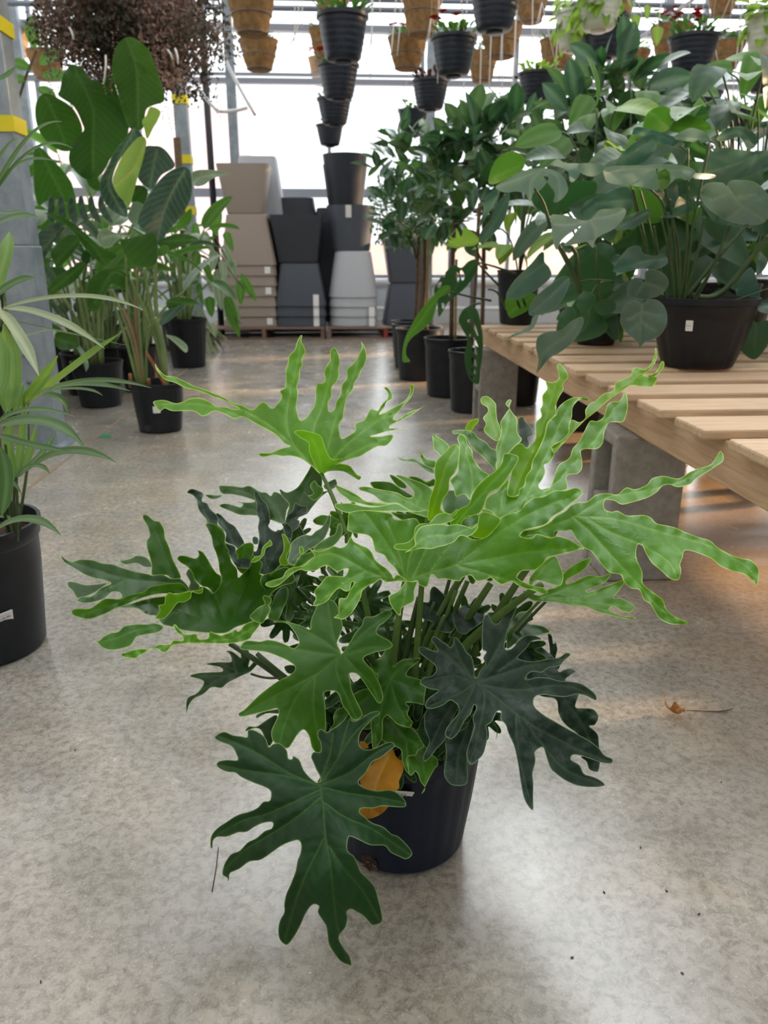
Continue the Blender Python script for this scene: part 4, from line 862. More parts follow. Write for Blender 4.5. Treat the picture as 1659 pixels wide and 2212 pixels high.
# --- big cupped leaf on the left
tleaf(pt, 'deep', 'b', [
 ("630,1085 700,1096 790,1100 850,1140 900,1160 950,1166 1005,1235 1100,1262 1200,1292 1400,1312 1550,1312 1642,1262 1760,1222 1890,1150 1940,1100 1930,1020 1960,960 2050,902 2130,880 2152,832 2082,740 1970,780 1930,812 1850,800 1872,720 1830,662 1790,640 1770,660 1760,730 1700,800 1660,832 1650,760 1600,690 1585,602 1550,540 1548,460 1500,400 1440,362 1378,370 1402,420 1430,480 1440,550 1470,620 1490,700 1500,770 1515,840 1500,900 1450,962 1400,932 1350,912 1230,930 1200,962 1060,990 900,1010 760,1050",
  "1560,1300,1.05 1200,1290,1.03 640,1085,1.10 1050,1150,1.11 1060,990,1.13 1300,1150,1.12 1500,900,1.15 1400,380,1.16 1550,600,1.15 1800,650,1.12 1800,1000,1.13 2130,850,1.07 1920,1110,1.06 1650,1150,1.12",
  "1560,1300 1500,1100 1480,900 1530,700 1500,520 1420,385|1560,1300 1400,1220 1250,1160 1000,1060 660,1085|1570,1290 1640,1100 1760,800 1810,680|1580,1290 1850,980 2060,790|1540,1290 1350,1200 1180,1140"),
 ("1440,970 1400,920 1350,906 1290,860 1262,790 1220,740 1160,700 1134,670 1150,645 1200,643 1290,665 1322,632 1310,600 1350,608 1390,660 1430,730 1470,790 1512,822 1512,890 1480,942",
  "1440,970,1.12 1250,700,1.10 1140,660,1.08 1340,620,1.13 1510,860,1.14", "1470,940 1400,800 1310,660", dict(cup=-.003)),
 ("1160,840 1080,842 1040,812 920,812 910,720 892,640 870,570 868,510 895,470 880,400 840,330 838,292 870,288 930,335 982,350 1020,420 1030,490 1060,560 1100,680 1152,790",
  "1100,840,1.12 900,600,1.15 860,295,1.19 1020,420,1.16", "1120,830 1020,600 960,430"),
], cup=.008, rip=.004, **ML)
petiole(496, 1390, 1.055, 'petiole_dark', r=.0045, bx=-.04, lift=.35)
tleaf(pt, 'mid2', 'b', [
 ("122,620 150,660 220,692 300,675 400,680 480,705 580,720 700,760 800,785 880,802 920,812 1000,805 1080,840 1160,842 1220,900 1236,945 1180,972 1000,972 850,1000 700,1060 600,1100 560,1070 640,1012 652,992 630,962 590,956 560,965 510,1012 430,1040 330,1056 262,1035 300,1000 380,995 430,960 480,920 560,882 500,855 420,840 320,800 220,740 150,692",
  "122,620,1.08 330,740,1.07 262,1035,1.04 650,860,1.08 900,890,1.10 1236,945,1.12 1160,842,1.12 700,1050,1.06",
  "1220,930 1000,870 700,840 450,770 150,665|700,840 520,930 300,1025"),
 ("190,868 250,870 340,895 430,890 525,880 440,950 330,1002 270,1012 230,952 184,906", "190,880,1.10 525,880,1.09 270,1010,1.06", ""),
 ("1240,750 1280,740 1290,850 1330,910 1300,960 1230,940 1245,870 1210,800", "1240,750,1.17 1300,950,1.13 1210,800,1.17", ""),
 ("590,628 640,680 740,660 780,640 860,655 905,700 912,740 850,742 780,710 690,722 640,700", "590,630,1.22 780,670,1.21 912,740,1.17 690,722,1.2", ""),
], cup=.005, rip=.002, **ML)
tleaf(pt, 'mid', 'b', [
 ("1225,948 1180,972 1000,972 850,1002 700,1062 600,1100 500,1150 380,1190 290,1180 226,1150 224,1116 270,1100 370,1100 440,1060 510,1016 640,1016 700,990 850,950 900,910 1080,880 1180,885",
  "1225,930,1.115 900,940,1.08 640,1040,1.05 300,1140,1.02", "1210,950 900,960 640,1050 300,1150"),
 ("455,1380 500,1340 560,1310 620,1300 680,1250 780,1235 860,1236 930,1224 1000,1246 1012,1270 960,1310 840,1330 780,1352 730,1420 640,1450 560,1462 490,1442 460,1415 432,1370",
  "455,1385,1.02 700,1300,1.03 1010,1255,1.04 640,1450,1.0", "1000,1255 780,1290 600,1360 465,1390")], cup=.005, rip=.003, **ML)
tleaf(pt, 'bright', 'b', [
 ("945,1180 982,1120 970,1072 1020,1060 1030,1000 1065,960 1120,975 1230,950 1330,935 1355,905 1352,962 1310,972 1262,958 1250,1010 1190,1046 1140,1050 1090,1110 1050,1160 1000,1192",
  "945,1180,1.0 1050,1050,1.02 1230,980,1.06 1350,930,1.09", ""),
 ("655,1490 700,1478 780,1450 880,1450 942,1430 980,1410 1070,1410 1102,1375 1170,1380 1190,1360 1130,1300 1098,1250 1120,1238 1160,1290 1220,1325 1300,1320 1320,1362 1372,1366 1400,1350 1420,1300 1500,1330 1580,1312 1640,1282 1662,1300 1730,1232 1832,1200 1850,1232 1790,1320 1740,1372 1600,1402 1400,1402 1200,1402 1100,1420 1040,1472 1000,1476 950,1446 880,1466 820,1500 770,1530 690,1526 660,1512",
  "655,1500,1.0 1000,1440,1.005 1110,1245,1.03 1400,1390,1.02 1840,1210,1.03 1600,1330,1.035 1200,1360,1.01", "1800,1260 1600,1360 1300,1390 1050,1430", dict(rip=.004, lam=30)),
], cup=.003, rip=.003, **ML)
tleaf(pt, 'mid', 'c', [
 ("560,1180 600,1120 650,1080 690,1060 670,1010 690,985 745,1010 740,1060 720,1070 740,1110 700,1180 660,1230", "560,1180,1.04 690,985,1.05 740,1100,1.03 660,1225,1.02", "640,1200 690,1030"),
 ("750,1060 800,950 860,910 890,930 890,1000 850,1100 800,1200 720,1180", "750,1060,1.10 880,920,1.13 750,1190,1.08", ""),
 ("500,800 440,735 455,640 430,610 510,540 590,545 580,690 560,750", "500,800,1.14 430,620,1.13 590,550,1.14", "500,790 510,560")], cup=.004, rip=.003, split=True, **ML)
tleaf(pt, 'bright2', 'c', [
 ("570,700 600,650 650,640 670,570 720,520 736,503 755,550 700,580 680,640 630,690 600,700", "570,700,1.10 740,510,1.11 650,650,1.09", ""),
 ("835,453 872,470 912,550 900,602 880,650 892,722 830,724 815,670 850,600 850,520", "840,455,1.12 910,560,1.11 860,720,1.10", ""),
 ("985,570 1010,562 1030,600 1000,640", "985,570,1.07 1030,600,1.07 1000,640,1.06", ""),
 ("965,680 1000,650 1050,660 1050,690 1000,712", "965,680,1.05 1050,660,1.05 1000,712,1.04", "")], cup=.002, rip=.002, split=True, **ML)
# --- dark leaves at the back left
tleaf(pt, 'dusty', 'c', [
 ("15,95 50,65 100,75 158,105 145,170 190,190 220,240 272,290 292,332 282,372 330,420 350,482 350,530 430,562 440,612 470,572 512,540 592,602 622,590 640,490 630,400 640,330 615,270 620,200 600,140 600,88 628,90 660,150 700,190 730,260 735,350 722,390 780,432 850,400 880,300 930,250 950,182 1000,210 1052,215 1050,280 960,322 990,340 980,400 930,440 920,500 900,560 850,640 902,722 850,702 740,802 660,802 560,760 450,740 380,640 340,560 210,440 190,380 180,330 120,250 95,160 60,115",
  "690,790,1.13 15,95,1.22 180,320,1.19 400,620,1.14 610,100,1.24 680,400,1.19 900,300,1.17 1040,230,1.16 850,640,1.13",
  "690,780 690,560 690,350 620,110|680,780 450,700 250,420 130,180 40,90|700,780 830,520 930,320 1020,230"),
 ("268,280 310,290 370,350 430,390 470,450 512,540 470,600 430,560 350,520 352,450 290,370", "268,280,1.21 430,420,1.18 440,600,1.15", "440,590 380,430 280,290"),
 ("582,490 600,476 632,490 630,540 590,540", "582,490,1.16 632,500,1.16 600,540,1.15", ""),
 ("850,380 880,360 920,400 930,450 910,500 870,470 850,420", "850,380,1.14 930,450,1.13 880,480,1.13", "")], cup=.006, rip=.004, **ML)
petiole(572, 1235, 1.13, 'petiole_dark', r=.0032, bx=-.02, by=.02)
tleaf(pt, 'mid2', 'c', [
 ("295,40 350,36 430,42 500,50 558,38 650,90 700,95 740,125 770,90 830,110 880,150 910,160 900,212 880,250 872,300 850,366 740,332 620,297 480,290 400,262 300,215 340,190 420,206 480,222 500,192 450,180 560,182 602,166 500,132 400,112 330,110 300,80",
  "850,360,1.18 880,160,1.22 620,290,1.22 480,290,1.24 295,60,1.30 600,100,1.26 300,215,1.27",
  "850,355 800,230 700,110|820,340 600,250 400,210|700,300 560,110 320,60"),
 ("178,115 260,117 326,120 280,150 220,152", "178,115,1.3 326,120,1.28 250,150,1.28", ""),
 ("820,68 880,95 960,60 1010,0 1060,-80 1110,-150 1180,-60 1190,80 1250,75 1180,130 1100,222 1050,285 1000,292 950,352 880,300 900,200 840,132",
  "950,350,1.17 820,70,1.22 1080,-120,1.22 1000,100,1.20 1240,78,1.19", "960,330 1000,150 1080,-50"),
 ("1200,30 1250,0 1300,-20 1312,40 1250,75 1205,60", "1200,30,1.2 1300,-20,1.2 1250,75,1.18", "")], cup=.005, rip=.004, **ML)
petiole(640, 1128, 1.17, 'petiole_dark', r=.003, bx=-.02, by=.02)
tleaf(pt, 'mid', 'c', [
 ("1020,80 1040,100 1110,165 1180,120 1195,60 1150,30 1120,-10 1080,40 1110,100 1060,120", "1020,85,1.16 1190,60,1.15 1100,170,1.15 1120,-10,1.17", "")], cup=.003, rip=.003, **ML)
tleaf(pt, 'mid2', 'c', [
 ("890,700 905,600 920,532 980,482 1040,460 1092,466 1130,430 1180,400 1220,340 1245,288 1262,330 1240,420 1200,500 1130,560 1060,600 1000,652 950,722", "900,700,1.06 1000,550,1.10 1245,290,1.14 1130,560,1.09", "920,690 1040,560 1180,450 1240,310")], cup=.005, rip=.002, **ML)
tleaf(pt, 'mid', 'c', [
 ("1110,330 1180,290 1260,300 1340,285 1430,330 1405,440 1300,500 1250,470 1250,400 1130,370", "1110,330,1.17 1430,330,1.13 1300,490,1.12", "1290,490 1330,300"),
 ("1110,592 1160,532 1240,482 1300,450 1320,372 1350,365 1362,420 1350,480 1290,552 1200,592", "1110,590,1.06 1340,370,1.09 1290,550,1.05", ""),
 ("1000,640 1080,612 1110,592 1140,632 1050,700 950,760 940,740", "1000,640,1.05 1140,630,1.03 945,750,1.05", ""),
 ("700,800 760,780 850,705 900,720 960,745 900,850 820,900 740,960 660,900 655,830", "700,800,1.11 900,720,1.10 960,745,1.09 700,930,1.11", "")], cup=.004, rip=.005, **ML)
# --- mid green leaf in the centre
tleaf(pt, 'mid', 'k', [
 ("1042,300 1075,250 1110,190 1150,142 1165,96 1220,90 1260,70 1300,52 1336,60 1330,86 1290,125 1250,156 1240,190 1270,215 1320,240 1338,275 1290,300 1220,315 1160,346 1180,385 1220,430 1260,510 1280,580 1272,618 1250,626 1210,570 1170,510 1130,456 1100,440 1072,446 1078,490 1085,540 1110,600 1140,660 1152,700 1120,730 1090,726 1060,680 1030,640 1005,572 970,550 915,562 920,620 926,700 925,780 905,900 895,940 870,935 840,900 822,830 790,790 750,822 720,870 690,905 640,886 600,860 590,800 620,730 635,690 625,660 580,670 500,690 400,711 388,690 430,660 500,590 560,540 630,490 690,460 730,430 736,400 700,370 640,340 560,312 480,302 400,292 405,265 440,240 520,245 570,235 630,246 690,270 730,286 760,256 750,220 720,170 680,132 600,126 640,116 700,125 780,150 830,170 835,113 885,6 935,-16 975,-5 999,27 1010,70 1031,149 1014,206 996,255 1015,300 1022,322",
  "1024,322,.955 935,-16,1.05 600,125,1.03 400,270,1.0 740,330,.965 388,690,.95 620,660,.94 640,880,.92 870,930,.915 800,560,.93 1090,720,.93 1000,560,.935 1250,620,.945 1180,400,.945 1338,270,.97 1300,55,1.01 1160,200,.975",
  "1022,325 880,440 760,560 680,740 640,870|1022,325 860,310 600,270 420,268|1020,320 900,230 760,160 630,122|1010,315 970,180 940,0|1000,340 990,420 1060,600 1110,710|860,460 850,640 870,800 885,925|880,440 650,560 400,698|1040,330 1120,420 1200,500 1255,610|1040,318 1150,200 1320,70|1045,325 1180,280 1325,275"),
], cup=.007, rip=.0015, lam=70, wav=.004, **ML)
petiole(742, 1402, .965, 'petiole_dark', r=.004, lift=.9, by=-.02)
# --- the long dark green leaf hanging in front of the pot
tleaf(pt, 'dark', 'l', [
 ("845,632 800,600 755,550 740,520 720,470 685,445 672,440 668,462 640,460 628,400 580,352 530,355 500,376 480,320 440,280 390,255 350,258 345,305 300,300 240,292 180,268 120,295 113,315 150,340 230,372 262,420 275,470 200,470 140,482 124,510 160,540 210,558 260,562 300,592 380,630 450,656 500,680 516,710 505,762 460,770 420,812 360,840 280,862 200,912 130,960 90,1010 80,1070 85,1105 97,1100 100,1052 130,1022 200,1020 280,990 340,986 400,950 460,922 526,918 520,960 470,980 410,1030 350,1060 290,1120 230,1146 190,1200 168,1260 170,1296 200,1315 212,1344 216,1320 225,1280 290,1250 360,1200 440,1186 520,1136 600,1080 680,1050 715,1048 732,1080 725,1140 705,1190 690,1270 660,1350 625,1430 610,1500 610,1562 580,1620 567,1690 580,1760 630,1796 680,1740 730,1650 760,1580 800,1520 830,1504 860,1520 850,1560 880,1612 910,1660 920,1720 930,1790 970,1860 1010,1910 1060,1936 1092,1940 1080,1880 1040,1820 1005,1760 1010,1720 1050,1670 1065,1600 1060,1560 1090,1540 1130,1560 1180,1592 1220,1636 1250,1656 1310,1630 1308,1560 1290,1480 1260,1380 1220,1330 1160,1270 1140,1220 1110,1160 1070,1130 1060,1090 1070,1028 1090,1018 1150,1045 1230,1080 1330,1085 1370,1130 1430,1160 1485,1180 1528,1145 1500,1090 1430,1020 1380,1000 1320,950 1240,920 1190,880 1150,842 1168,815 1250,815 1310,800 1380,805 1475,806 1478,765 1430,712 1370,685 1280,690 1200,676 1145,640 1150,610 1190,570 1220,520 1250,480 1310,450 1370,400 1404,370 1385,342 1330,350 1280,376 1220,396 1160,380 1145,330 1160,270 1200,220 1250,170 1294,140 1285,120 1230,130 1170,166 1115,190 1090,182 1085,140 1060,150 1030,190 990,226 950,250 915,270 880,250 855,258 850,300 870,350 870,412 820,414 803,450 820,490 840,540 862,580 870,615",
  "860,640,.885 115,300,.93 250,500,.905 500,700,.87 85,1100,.88 200,1340,.865 600,1000,.845 590,1780,.83 800,1450,.815 1085,1938,.835 1300,1630,.83 1000,1300,.81 1060,1050,.83 1500,1160,.865 1478,780,.895 1150,760,.865 1400,360,.915 1290,125,.94 1000,300,.91 860,260,.92",
  "865,640 890,800 905,1000 940,1200 970,1500 1000,1700 1075,1930|870,650 660,570 400,410 150,300|860,650 600,580 380,550 140,505|870,680 700,760 500,850 300,910 100,1030 88,1095|875,730 700,880 500,1010 320,1120 190,1240|900,1020 800,1220 710,1430 620,1740|930,1080 1050,1260 1180,1420 1290,1620|880,760 1050,880 1250,970 1500,1140|870,660 1080,710 1300,740 1470,780|880,640 1080,560 1250,430 1390,355|885,620 1000,450 1120,270 1280,130|870,620 940,420 960,290|1000,450 1080,160"),
], cup=.007, rip=.0014, lam=70, wav=.004, **ML)
petiole(690, 1690, .89, 'petiole_dark', r=.003, lift=1.0, bx=-.04, by=-.05, arch=.05)
# --- dark leaf on the right
tleaf(pt, 'dusty', 'm', [
 ("545,742 548,700 540,640 525,590 490,560 470,520 440,480 415,452 398,462 395,500 375,526 345,500 310,480 280,455 250,448 238,475 265,510 286,552 240,545 180,520 146,535 160,570 210,610 260,650 273,690 240,730 180,745 157,775 195,810 240,826 290,836 250,866 210,900 194,950 240,966 320,940 370,905 400,915 432,950 430,1000 380,1060 345,1110 338,1155 378,1182 430,1140 470,1060 520,1000 545,938 560,960 535,1030 545,1090 530,1150 510,1210 490,1290 505,1352 530,1366 570,1335 610,1290 635,1200 640,1130 632,1090 670,1060 690,1020 710,984 736,985 735,1040 770,1080 790,1140 830,1230 850,1310 865,1400 880,1500 900,1600 930,1660 968,1692 968,1600 970,1500 965,1430 985,1340 980,1280 1010,1250 1040,1244 1060,1300 1090,1390 1130,1430 1200,1480 1280,1515 1350,1526 1440,1526 1482,1510 1430,1466 1370,1445 1330,1430 1300,1370 1240,1330 1250,1298 1300,1300 1380,1325 1460,1352 1530,1356 1534,1325 1480,1300 1440,1250 1380,1200 1300,1155 1200,1100 1120,1055 1060,1020 985,960 970,910 990,874 1050,865 1120,875 1200,880 1280,860 1340,870 1417,906 1418,870 1380,830 1310,786 1230,770 1160,766 1080,745 1000,740 920,756 920,730 960,700 1030,705 1080,670 1150,662 1190,620 1236,578 1205,566 1150,600 1090,605 1010,622 940,626 860,606 870,580 920,530 960,480 1026,468 990,445 920,438 860,480 830,520 790,546 762,525 775,450 790,390 820,320 842,270 860,210 882,168 830,164 790,220 760,290 720,350 682,352 640,290 610,320 602,400 600,450 605,540 632,556 610,600 626,650 590,690 565,742",
  "555,768,.93 430,470,.97 148,540,.96 160,775,.95 350,740,.945 200,950,.92 340,1150,.89 530,950,.905 510,1350,.87 968,1690,.84 740,990,.90 860,1250,.88 1480,1512,.90 1040,1250,.89 1532,1340,.93 1000,1000,.91 1417,900,.98 980,860,.945 1235,578,1.02 940,700,.97 1025,466,1.02 770,530,.985 880,168,1.06 620,400,1.0 620,600,.955",
  "555,765 700,880 860,1010 1050,1130 1300,1260 1525,1345|560,770 650,640 760,440 870,180|570,770 780,700 950,650 1120,630 1225,575|600,790 850,830 1080,800 1250,810 1410,890|845,1000 850,1200 900,1450 960,1680|900,1030 1050,1240 1200,1400 1470,1510|550,770 400,620 280,530 160,540|550,775 400,730 180,775|555,775 450,850 220,950|560,780 500,900 420,1060 365,1165|600,800 620,900 580,1120 520,1340|550,765 450,620 400,480|720,690 900,560 1000,460"),
], cup=.007, rip=.0015, lam=70, wav=.004, **ML)
petiole(1030, 1470, .935, 'petiole_dark', r=.004, lift=.9, bx=.03)
# --- leaves deeper in the plant
tleaf(pt, 'mid', 'j', [
 ("480,720 560,690 612,640 640,590 700,575 738,620 745,680 720,772 760,732 830,690 900,690 960,680 1006,688 940,750 880,802 855,850 880,872 950,890 1006,902 1000,950 1056,980 1045,1080 1035,1165 960,1150 850,1146 888,1196 868,1260 895,1310 922,1350 890,1400 830,1390 760,1366 700,1310 652,1275 610,1330 612,1420 600,1520 560,1590 520,1625 500,1600 495,1500 485,1400 480,1300 400,1282 300,1330 60,1432 100,1360 95,1290 130,1220 200,1180 300,1060 420,1000 520,1000 560,880 500,800",
  "700,900,1.0 700,580,1.05 1000,690,1.02 1050,1050,.985 900,1390,.95 520,1620,.945 80,1420,.97 300,1100,1.0",
  "690,900 800,780 990,692|690,900 860,960 1045,1050|690,900 760,1150 900,1380|680,920 600,1200 520,1610|660,920 420,1110 110,1400")], cup=.006, rip=.004, **ML)
tleaf(pt, 'mid', 'j', [
 ("605,1290 700,1330 820,1390 900,1400 960,1450 1000,1520 1040,1602 980,1640 950,1692 880,1702 865,1760 886,1882 850,1852 812,1750 800,1640 740,1600 650,1560 590,1500",
  "700,1350,1.0 1035,1600,.955 880,1880,.93 600,1480,.98", "700,1340 850,1520 860,1700 882,1870|850,1520 1030,1600"),
 ("1000,1560 1050,1590 1110,1680 1172,1720 1187,1790 1150,1832 1100,1920 1060,2000 1010,2092 1052,2040 1000,1960 980,1900 950,1860 910,1902 880,1880 870,1780 885,1700 940,1640",
  "1000,1570,.98 1180,1780,.94 1015,2085,.91 890,1880,.93", "1000,1600 1030,1800 1045,1960")], cup=.005, rip=.003, **ML)
tleaf(pt, 'dusty', 'm', [
 ("340,1180 400,1140 480,1100 540,1000 560,1020 530,1150 500,1300 495,1370 492,1500 400,1516 350,1480 328,1420 345,1300",
  "500,1050,.96 340,1200,.94 400,1510,.885 490,1490,.885", "500,1080 430,1300 420,1480"),
 ("200,980 300,930 400,900 432,950 380,1060 340,1180 280,1250 200,1342 180,1310 222,1200 190,1100", "400,920,.985 190,1050,.97 195,1335,.92", "390,930 290,1100 200,1320"),
 ("160,205 220,200 230,120 262,90 330,150 400,240 390,300 400,392 360,422 300,410 230,402 252,350 170,312", "380,400,1.06 250,100,1.12 165,210,1.12 300,410,1.07", "380,395 300,300 180,215"),
 ("400,292 480,222 600,222 612,330 520,402 480,432 420,402", "400,400,1.08 500,225,1.14 610,330,1.1", "")], cup=.005, rip=.003, split=True, **ML)
tleaf(pt, 'mid2', 'm', [
 ("780,532 790,400 850,290 900,268 962,272 982,290 930,350 1000,365 1050,380 1084,416 1000,442 900,452 850,490", "790,530,1.05 960,275,1.12 1080,415,1.08", "800,510 880,390 1070,410"),
 ("755,200 770,180 850,164 880,190 800,230 760,260", "755,200,1.1 870,175,1.1 760,260,1.08", ""),
 ("640,280 700,275 740,300 700,330 650,320", "640,280,1.1 740,300,1.1 700,330,1.09", "")], cup=.005, rip=.003, **ML)
tleaf(pt, 'dusty', 'm', [
 ("850,605 900,520 970,490 1050,540 1130,620 1152,700 1180,690 1232,675 1276,700 1240,722 1200,762 1290,790 1330,790 1300,860 1270,950 1330,962 1400,970 1436,1022 1410,1080 1370,1090 1430,1150 1442,1250 1452,1300 1440,1400 1422,1420 1370,1400 1350,1345 1310,1310 1370,1300 1380,1270 1300,1160 1200,1080 1150,1000 1130,900 1000,860 900,700",
  "880,600,1.08 1270,700,1.10 1140,800,1.06 1430,1020,1.0 1200,1050,1.03 1420,1410,.96", "900,590 1050,700 1200,900 1330,1080 1400,1260|1200,900 1420,1020"),
 ("1072,430 1100,440 1112,500 1130,490 1142,540 1130,600 1162,652 1130,692 1092,602 1085,520", "1075,430,1.13 1140,600,1.10 1130,690,1.09", ""),
 ("685,1010 720,1010 720,1040 690,1060 715,1120 700,1190 708,1110 680,1070", "690,1010,.93 720,1010,.93 702,1185,.92", "")], cup=.005, rip=.005, **ML)
petiole(1125, 1430, 1.08, 'petiole_dark', r=.0035, bx=.04)
tleaf(pt, 'yellow', 'f', [
 ("845,1615 816,1638 800,1655 775,1679 779,1694 774,1745 782,1762 800,1768 825,1757 840,1740 850,1714 862,1702 862,1687 871,1665 869,1645 856,1636",
  "845,1620,.975 775,1680,.945 800,1767,.925 865,1690,.93", "846,1622 815,1690 802,1755", dict(sp=3.5)),
 ("778,1602 790,1604 796,1616 780,1614", "778,1602,.97 796,1616,.97 780,1614,.96", "", dict(sp=3.))], cup=.004, rip=.003)
tleaf(pt, 'dark', 'k', [
 ("65,692 68,600 120,570 150,542 170,490 88,460 140,440 220,435 286,430 275,405 188,385 260,372 340,370 332,322 308,305 350,308 402,345 395,290 442,288 458,350 450,402 500,350 532,348 535,372 500,392 460,432 400,460 320,502 280,532 220,528 170,570 110,600 80,642",
  "465,440,1.10 420,295,1.13 310,305,1.15 88,460,1.13 65,690,1.08 280,520,1.08", "460,430 300,460 150,560 70,680|380,440 340,320|300,455 110,455"),
 ("430,800 450,770 500,770 560,730 620,700 632,760 590,880 560,880 530,800 490,780", "430,800,1.02 620,710,1.0 590,880,.99", ""),
 ("498,700 540,680 640,662 640,690 560,690 500,720", "498,700,1.0 640,665,.98 500,720,.99", ""),
 ("670,400 710,390 740,400 735,440 700,445 680,430", "670,400,1.1 740,400,1.08 700,445,1.08", "")], cup=.004, rip=.003, split=True, **ML)
b = MB(); b.tube(bez(atD(543, 1456, 1.10), atD(580, 1470, 1.08), atD(610, 1462, 1.06)), .0018, 8); b.build('petiole', 'petiole_dark', pt)
b = MB(); b.tube(bez(CRN, atD(720, 1560, 1.08), atD(555, 1412, 1.05), 14), [.006 - .0002 * i for i in range(14)], 10); b.build('petiole', 'petiole_dark', pt)
# inner stems and shaded leaves around the crown
for (u, v, d, r, m_) in ((905, 1290, 1.06, .0045, 'petiole_dark'), (940, 1300, 1.1, .004, 'petiole_dark'), (985, 1275, 1.08, .004, 'petiole'), (860, 1310, 1.05, .004, 'petiole_dark'), (1010, 1255, 1.12, .0045, 'petiole'), (830, 1330, 1.08, .0035, 'petiole_dark'), (960, 1330, 1.04, .003, 'petiole'), (1060, 1260, 1.1, .006, 'petiole')):
    petiole(u, v, d, m_, r=r)
def lobed(cr, cx, cy, R, ang, seed, asp=1.):
    """outline of a free lobed leaf: long main axis and fingers of uneven length"""
    rr = random.Random(seed); out = []; tips = []; n = 9
    for i in range(n):
        a = ang + (i - (n - 1) / 2) * (4.7 / (n - 1)); L = R * (.62 + .38 * math.cos((i - (n - 1) / 2) / ((n - 1) / 2) * 1.2)) * rr.uniform(.85, 1.1)
        for da, f in ((-.26, .55), (-.17, .78), (-.07, .97), (.05, 1.), (.15, .84), (.25, .58)):
            out.append((cx + math.cos(a + da) * L * f, cy + math.sin(a + da) * L * f * asp))
        tips.append((cx + math.cos(a) * L * .93, cy + math.sin(a) * L * .93 * asp))
    s = ' '.join('%.1f,%.1f' % p for p in out + [(cx - math.cos(ang) * R * .05, cy - math.sin(ang) * R * .05)])
    v = '|'.join('%.1f,%.1f %.1f,%.1f' % (cx, cy, *t) for t in tips)
    return s, v
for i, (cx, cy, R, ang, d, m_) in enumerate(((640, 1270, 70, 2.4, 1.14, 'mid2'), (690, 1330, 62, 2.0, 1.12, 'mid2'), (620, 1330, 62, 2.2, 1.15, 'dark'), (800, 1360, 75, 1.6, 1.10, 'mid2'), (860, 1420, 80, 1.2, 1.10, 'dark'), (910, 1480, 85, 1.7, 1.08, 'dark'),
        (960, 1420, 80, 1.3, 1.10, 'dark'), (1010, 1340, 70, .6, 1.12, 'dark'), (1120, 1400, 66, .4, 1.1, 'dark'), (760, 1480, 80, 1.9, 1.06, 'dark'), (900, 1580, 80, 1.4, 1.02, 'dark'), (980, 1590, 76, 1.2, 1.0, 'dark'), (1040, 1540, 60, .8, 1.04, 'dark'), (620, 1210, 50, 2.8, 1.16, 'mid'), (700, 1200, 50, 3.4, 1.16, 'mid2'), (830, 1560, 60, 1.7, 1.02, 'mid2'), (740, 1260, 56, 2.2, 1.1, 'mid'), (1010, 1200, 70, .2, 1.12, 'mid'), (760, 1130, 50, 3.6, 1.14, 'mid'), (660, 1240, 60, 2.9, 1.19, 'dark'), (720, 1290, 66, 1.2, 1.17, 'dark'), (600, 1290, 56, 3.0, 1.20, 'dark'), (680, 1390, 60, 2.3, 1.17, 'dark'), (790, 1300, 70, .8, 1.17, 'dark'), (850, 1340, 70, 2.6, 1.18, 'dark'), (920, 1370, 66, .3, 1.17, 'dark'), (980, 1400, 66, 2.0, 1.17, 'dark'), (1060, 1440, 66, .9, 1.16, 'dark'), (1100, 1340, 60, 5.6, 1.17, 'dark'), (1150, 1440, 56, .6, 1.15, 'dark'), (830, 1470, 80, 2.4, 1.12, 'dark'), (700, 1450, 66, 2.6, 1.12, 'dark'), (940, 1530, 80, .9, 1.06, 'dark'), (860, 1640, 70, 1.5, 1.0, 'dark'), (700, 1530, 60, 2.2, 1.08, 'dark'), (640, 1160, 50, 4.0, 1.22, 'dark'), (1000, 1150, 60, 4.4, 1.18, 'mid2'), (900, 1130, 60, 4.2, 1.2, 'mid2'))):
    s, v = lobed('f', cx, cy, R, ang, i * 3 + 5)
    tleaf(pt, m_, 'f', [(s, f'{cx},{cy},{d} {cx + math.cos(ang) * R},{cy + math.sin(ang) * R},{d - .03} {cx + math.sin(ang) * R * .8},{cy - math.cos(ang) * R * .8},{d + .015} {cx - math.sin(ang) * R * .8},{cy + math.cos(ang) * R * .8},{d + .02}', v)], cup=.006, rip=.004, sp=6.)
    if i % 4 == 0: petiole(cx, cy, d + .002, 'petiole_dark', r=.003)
# ================================================================== plants around the aisle
def ydep(u, v, y): return y / ray(u, v)[1]
def bl(t, mat, cr, outline, Y, vein='', tilt=(0, 0), name='leaf', **kw):
    """leaf further back: Y metres down the aisle, tilted by the given metres across its width and height"""
    P = np.array([tuple(map(float, w.split(',')[:2])) for w in outline.split()]); c = P.mean(0); hw = (P.max(0) - P.min(0)) / 2
    ox, oy, k = CR[cr]; s = []
    for dx, dy in ((0, 0), (-1, -1), (1, -1), (-1, 1), (1, 1)):
        x, y = c[0] + dx * hw[0], c[1] + dy * hw[1]; s.append('%.1f,%.1f,%.4f' % (x, y, ydep(ox + x * k, oy + y * k, Y + tilt[0] * dx + tilt[1] * dy)))
    q = dict(cup=.012, rip=.006, sp=5.5, lam=60, wav=.012, vw=2.2, k=.5); q.update(kw)
    return tleaf(t, mat, cr, [(outline, ' '.join(s), vein)], name=name, **q)
def stalk(t, cr, path, Ys, r, mat='paddlestem', name='stalk', n=12):
    ox, oy, k = CR[cr]; P = []
    w = [tuple(map(float, q.split(','))) for q in path.split()]
    S_ = smooth_poly(np.array([(ox + a * k, oy + c * k) for a, c in w]), 12, False); m = len(S_)
    P = [atY(p[0], p[1], Ys[0] + (Ys[1] - Ys[0]) * i / max(m - 1, 1)) for i, p in enumerate(S_)]
    b = MB(); b.tube(P, [r * (1 - .45 * i / m) for i in range(m)], 8); return b.build(name, mat, t)

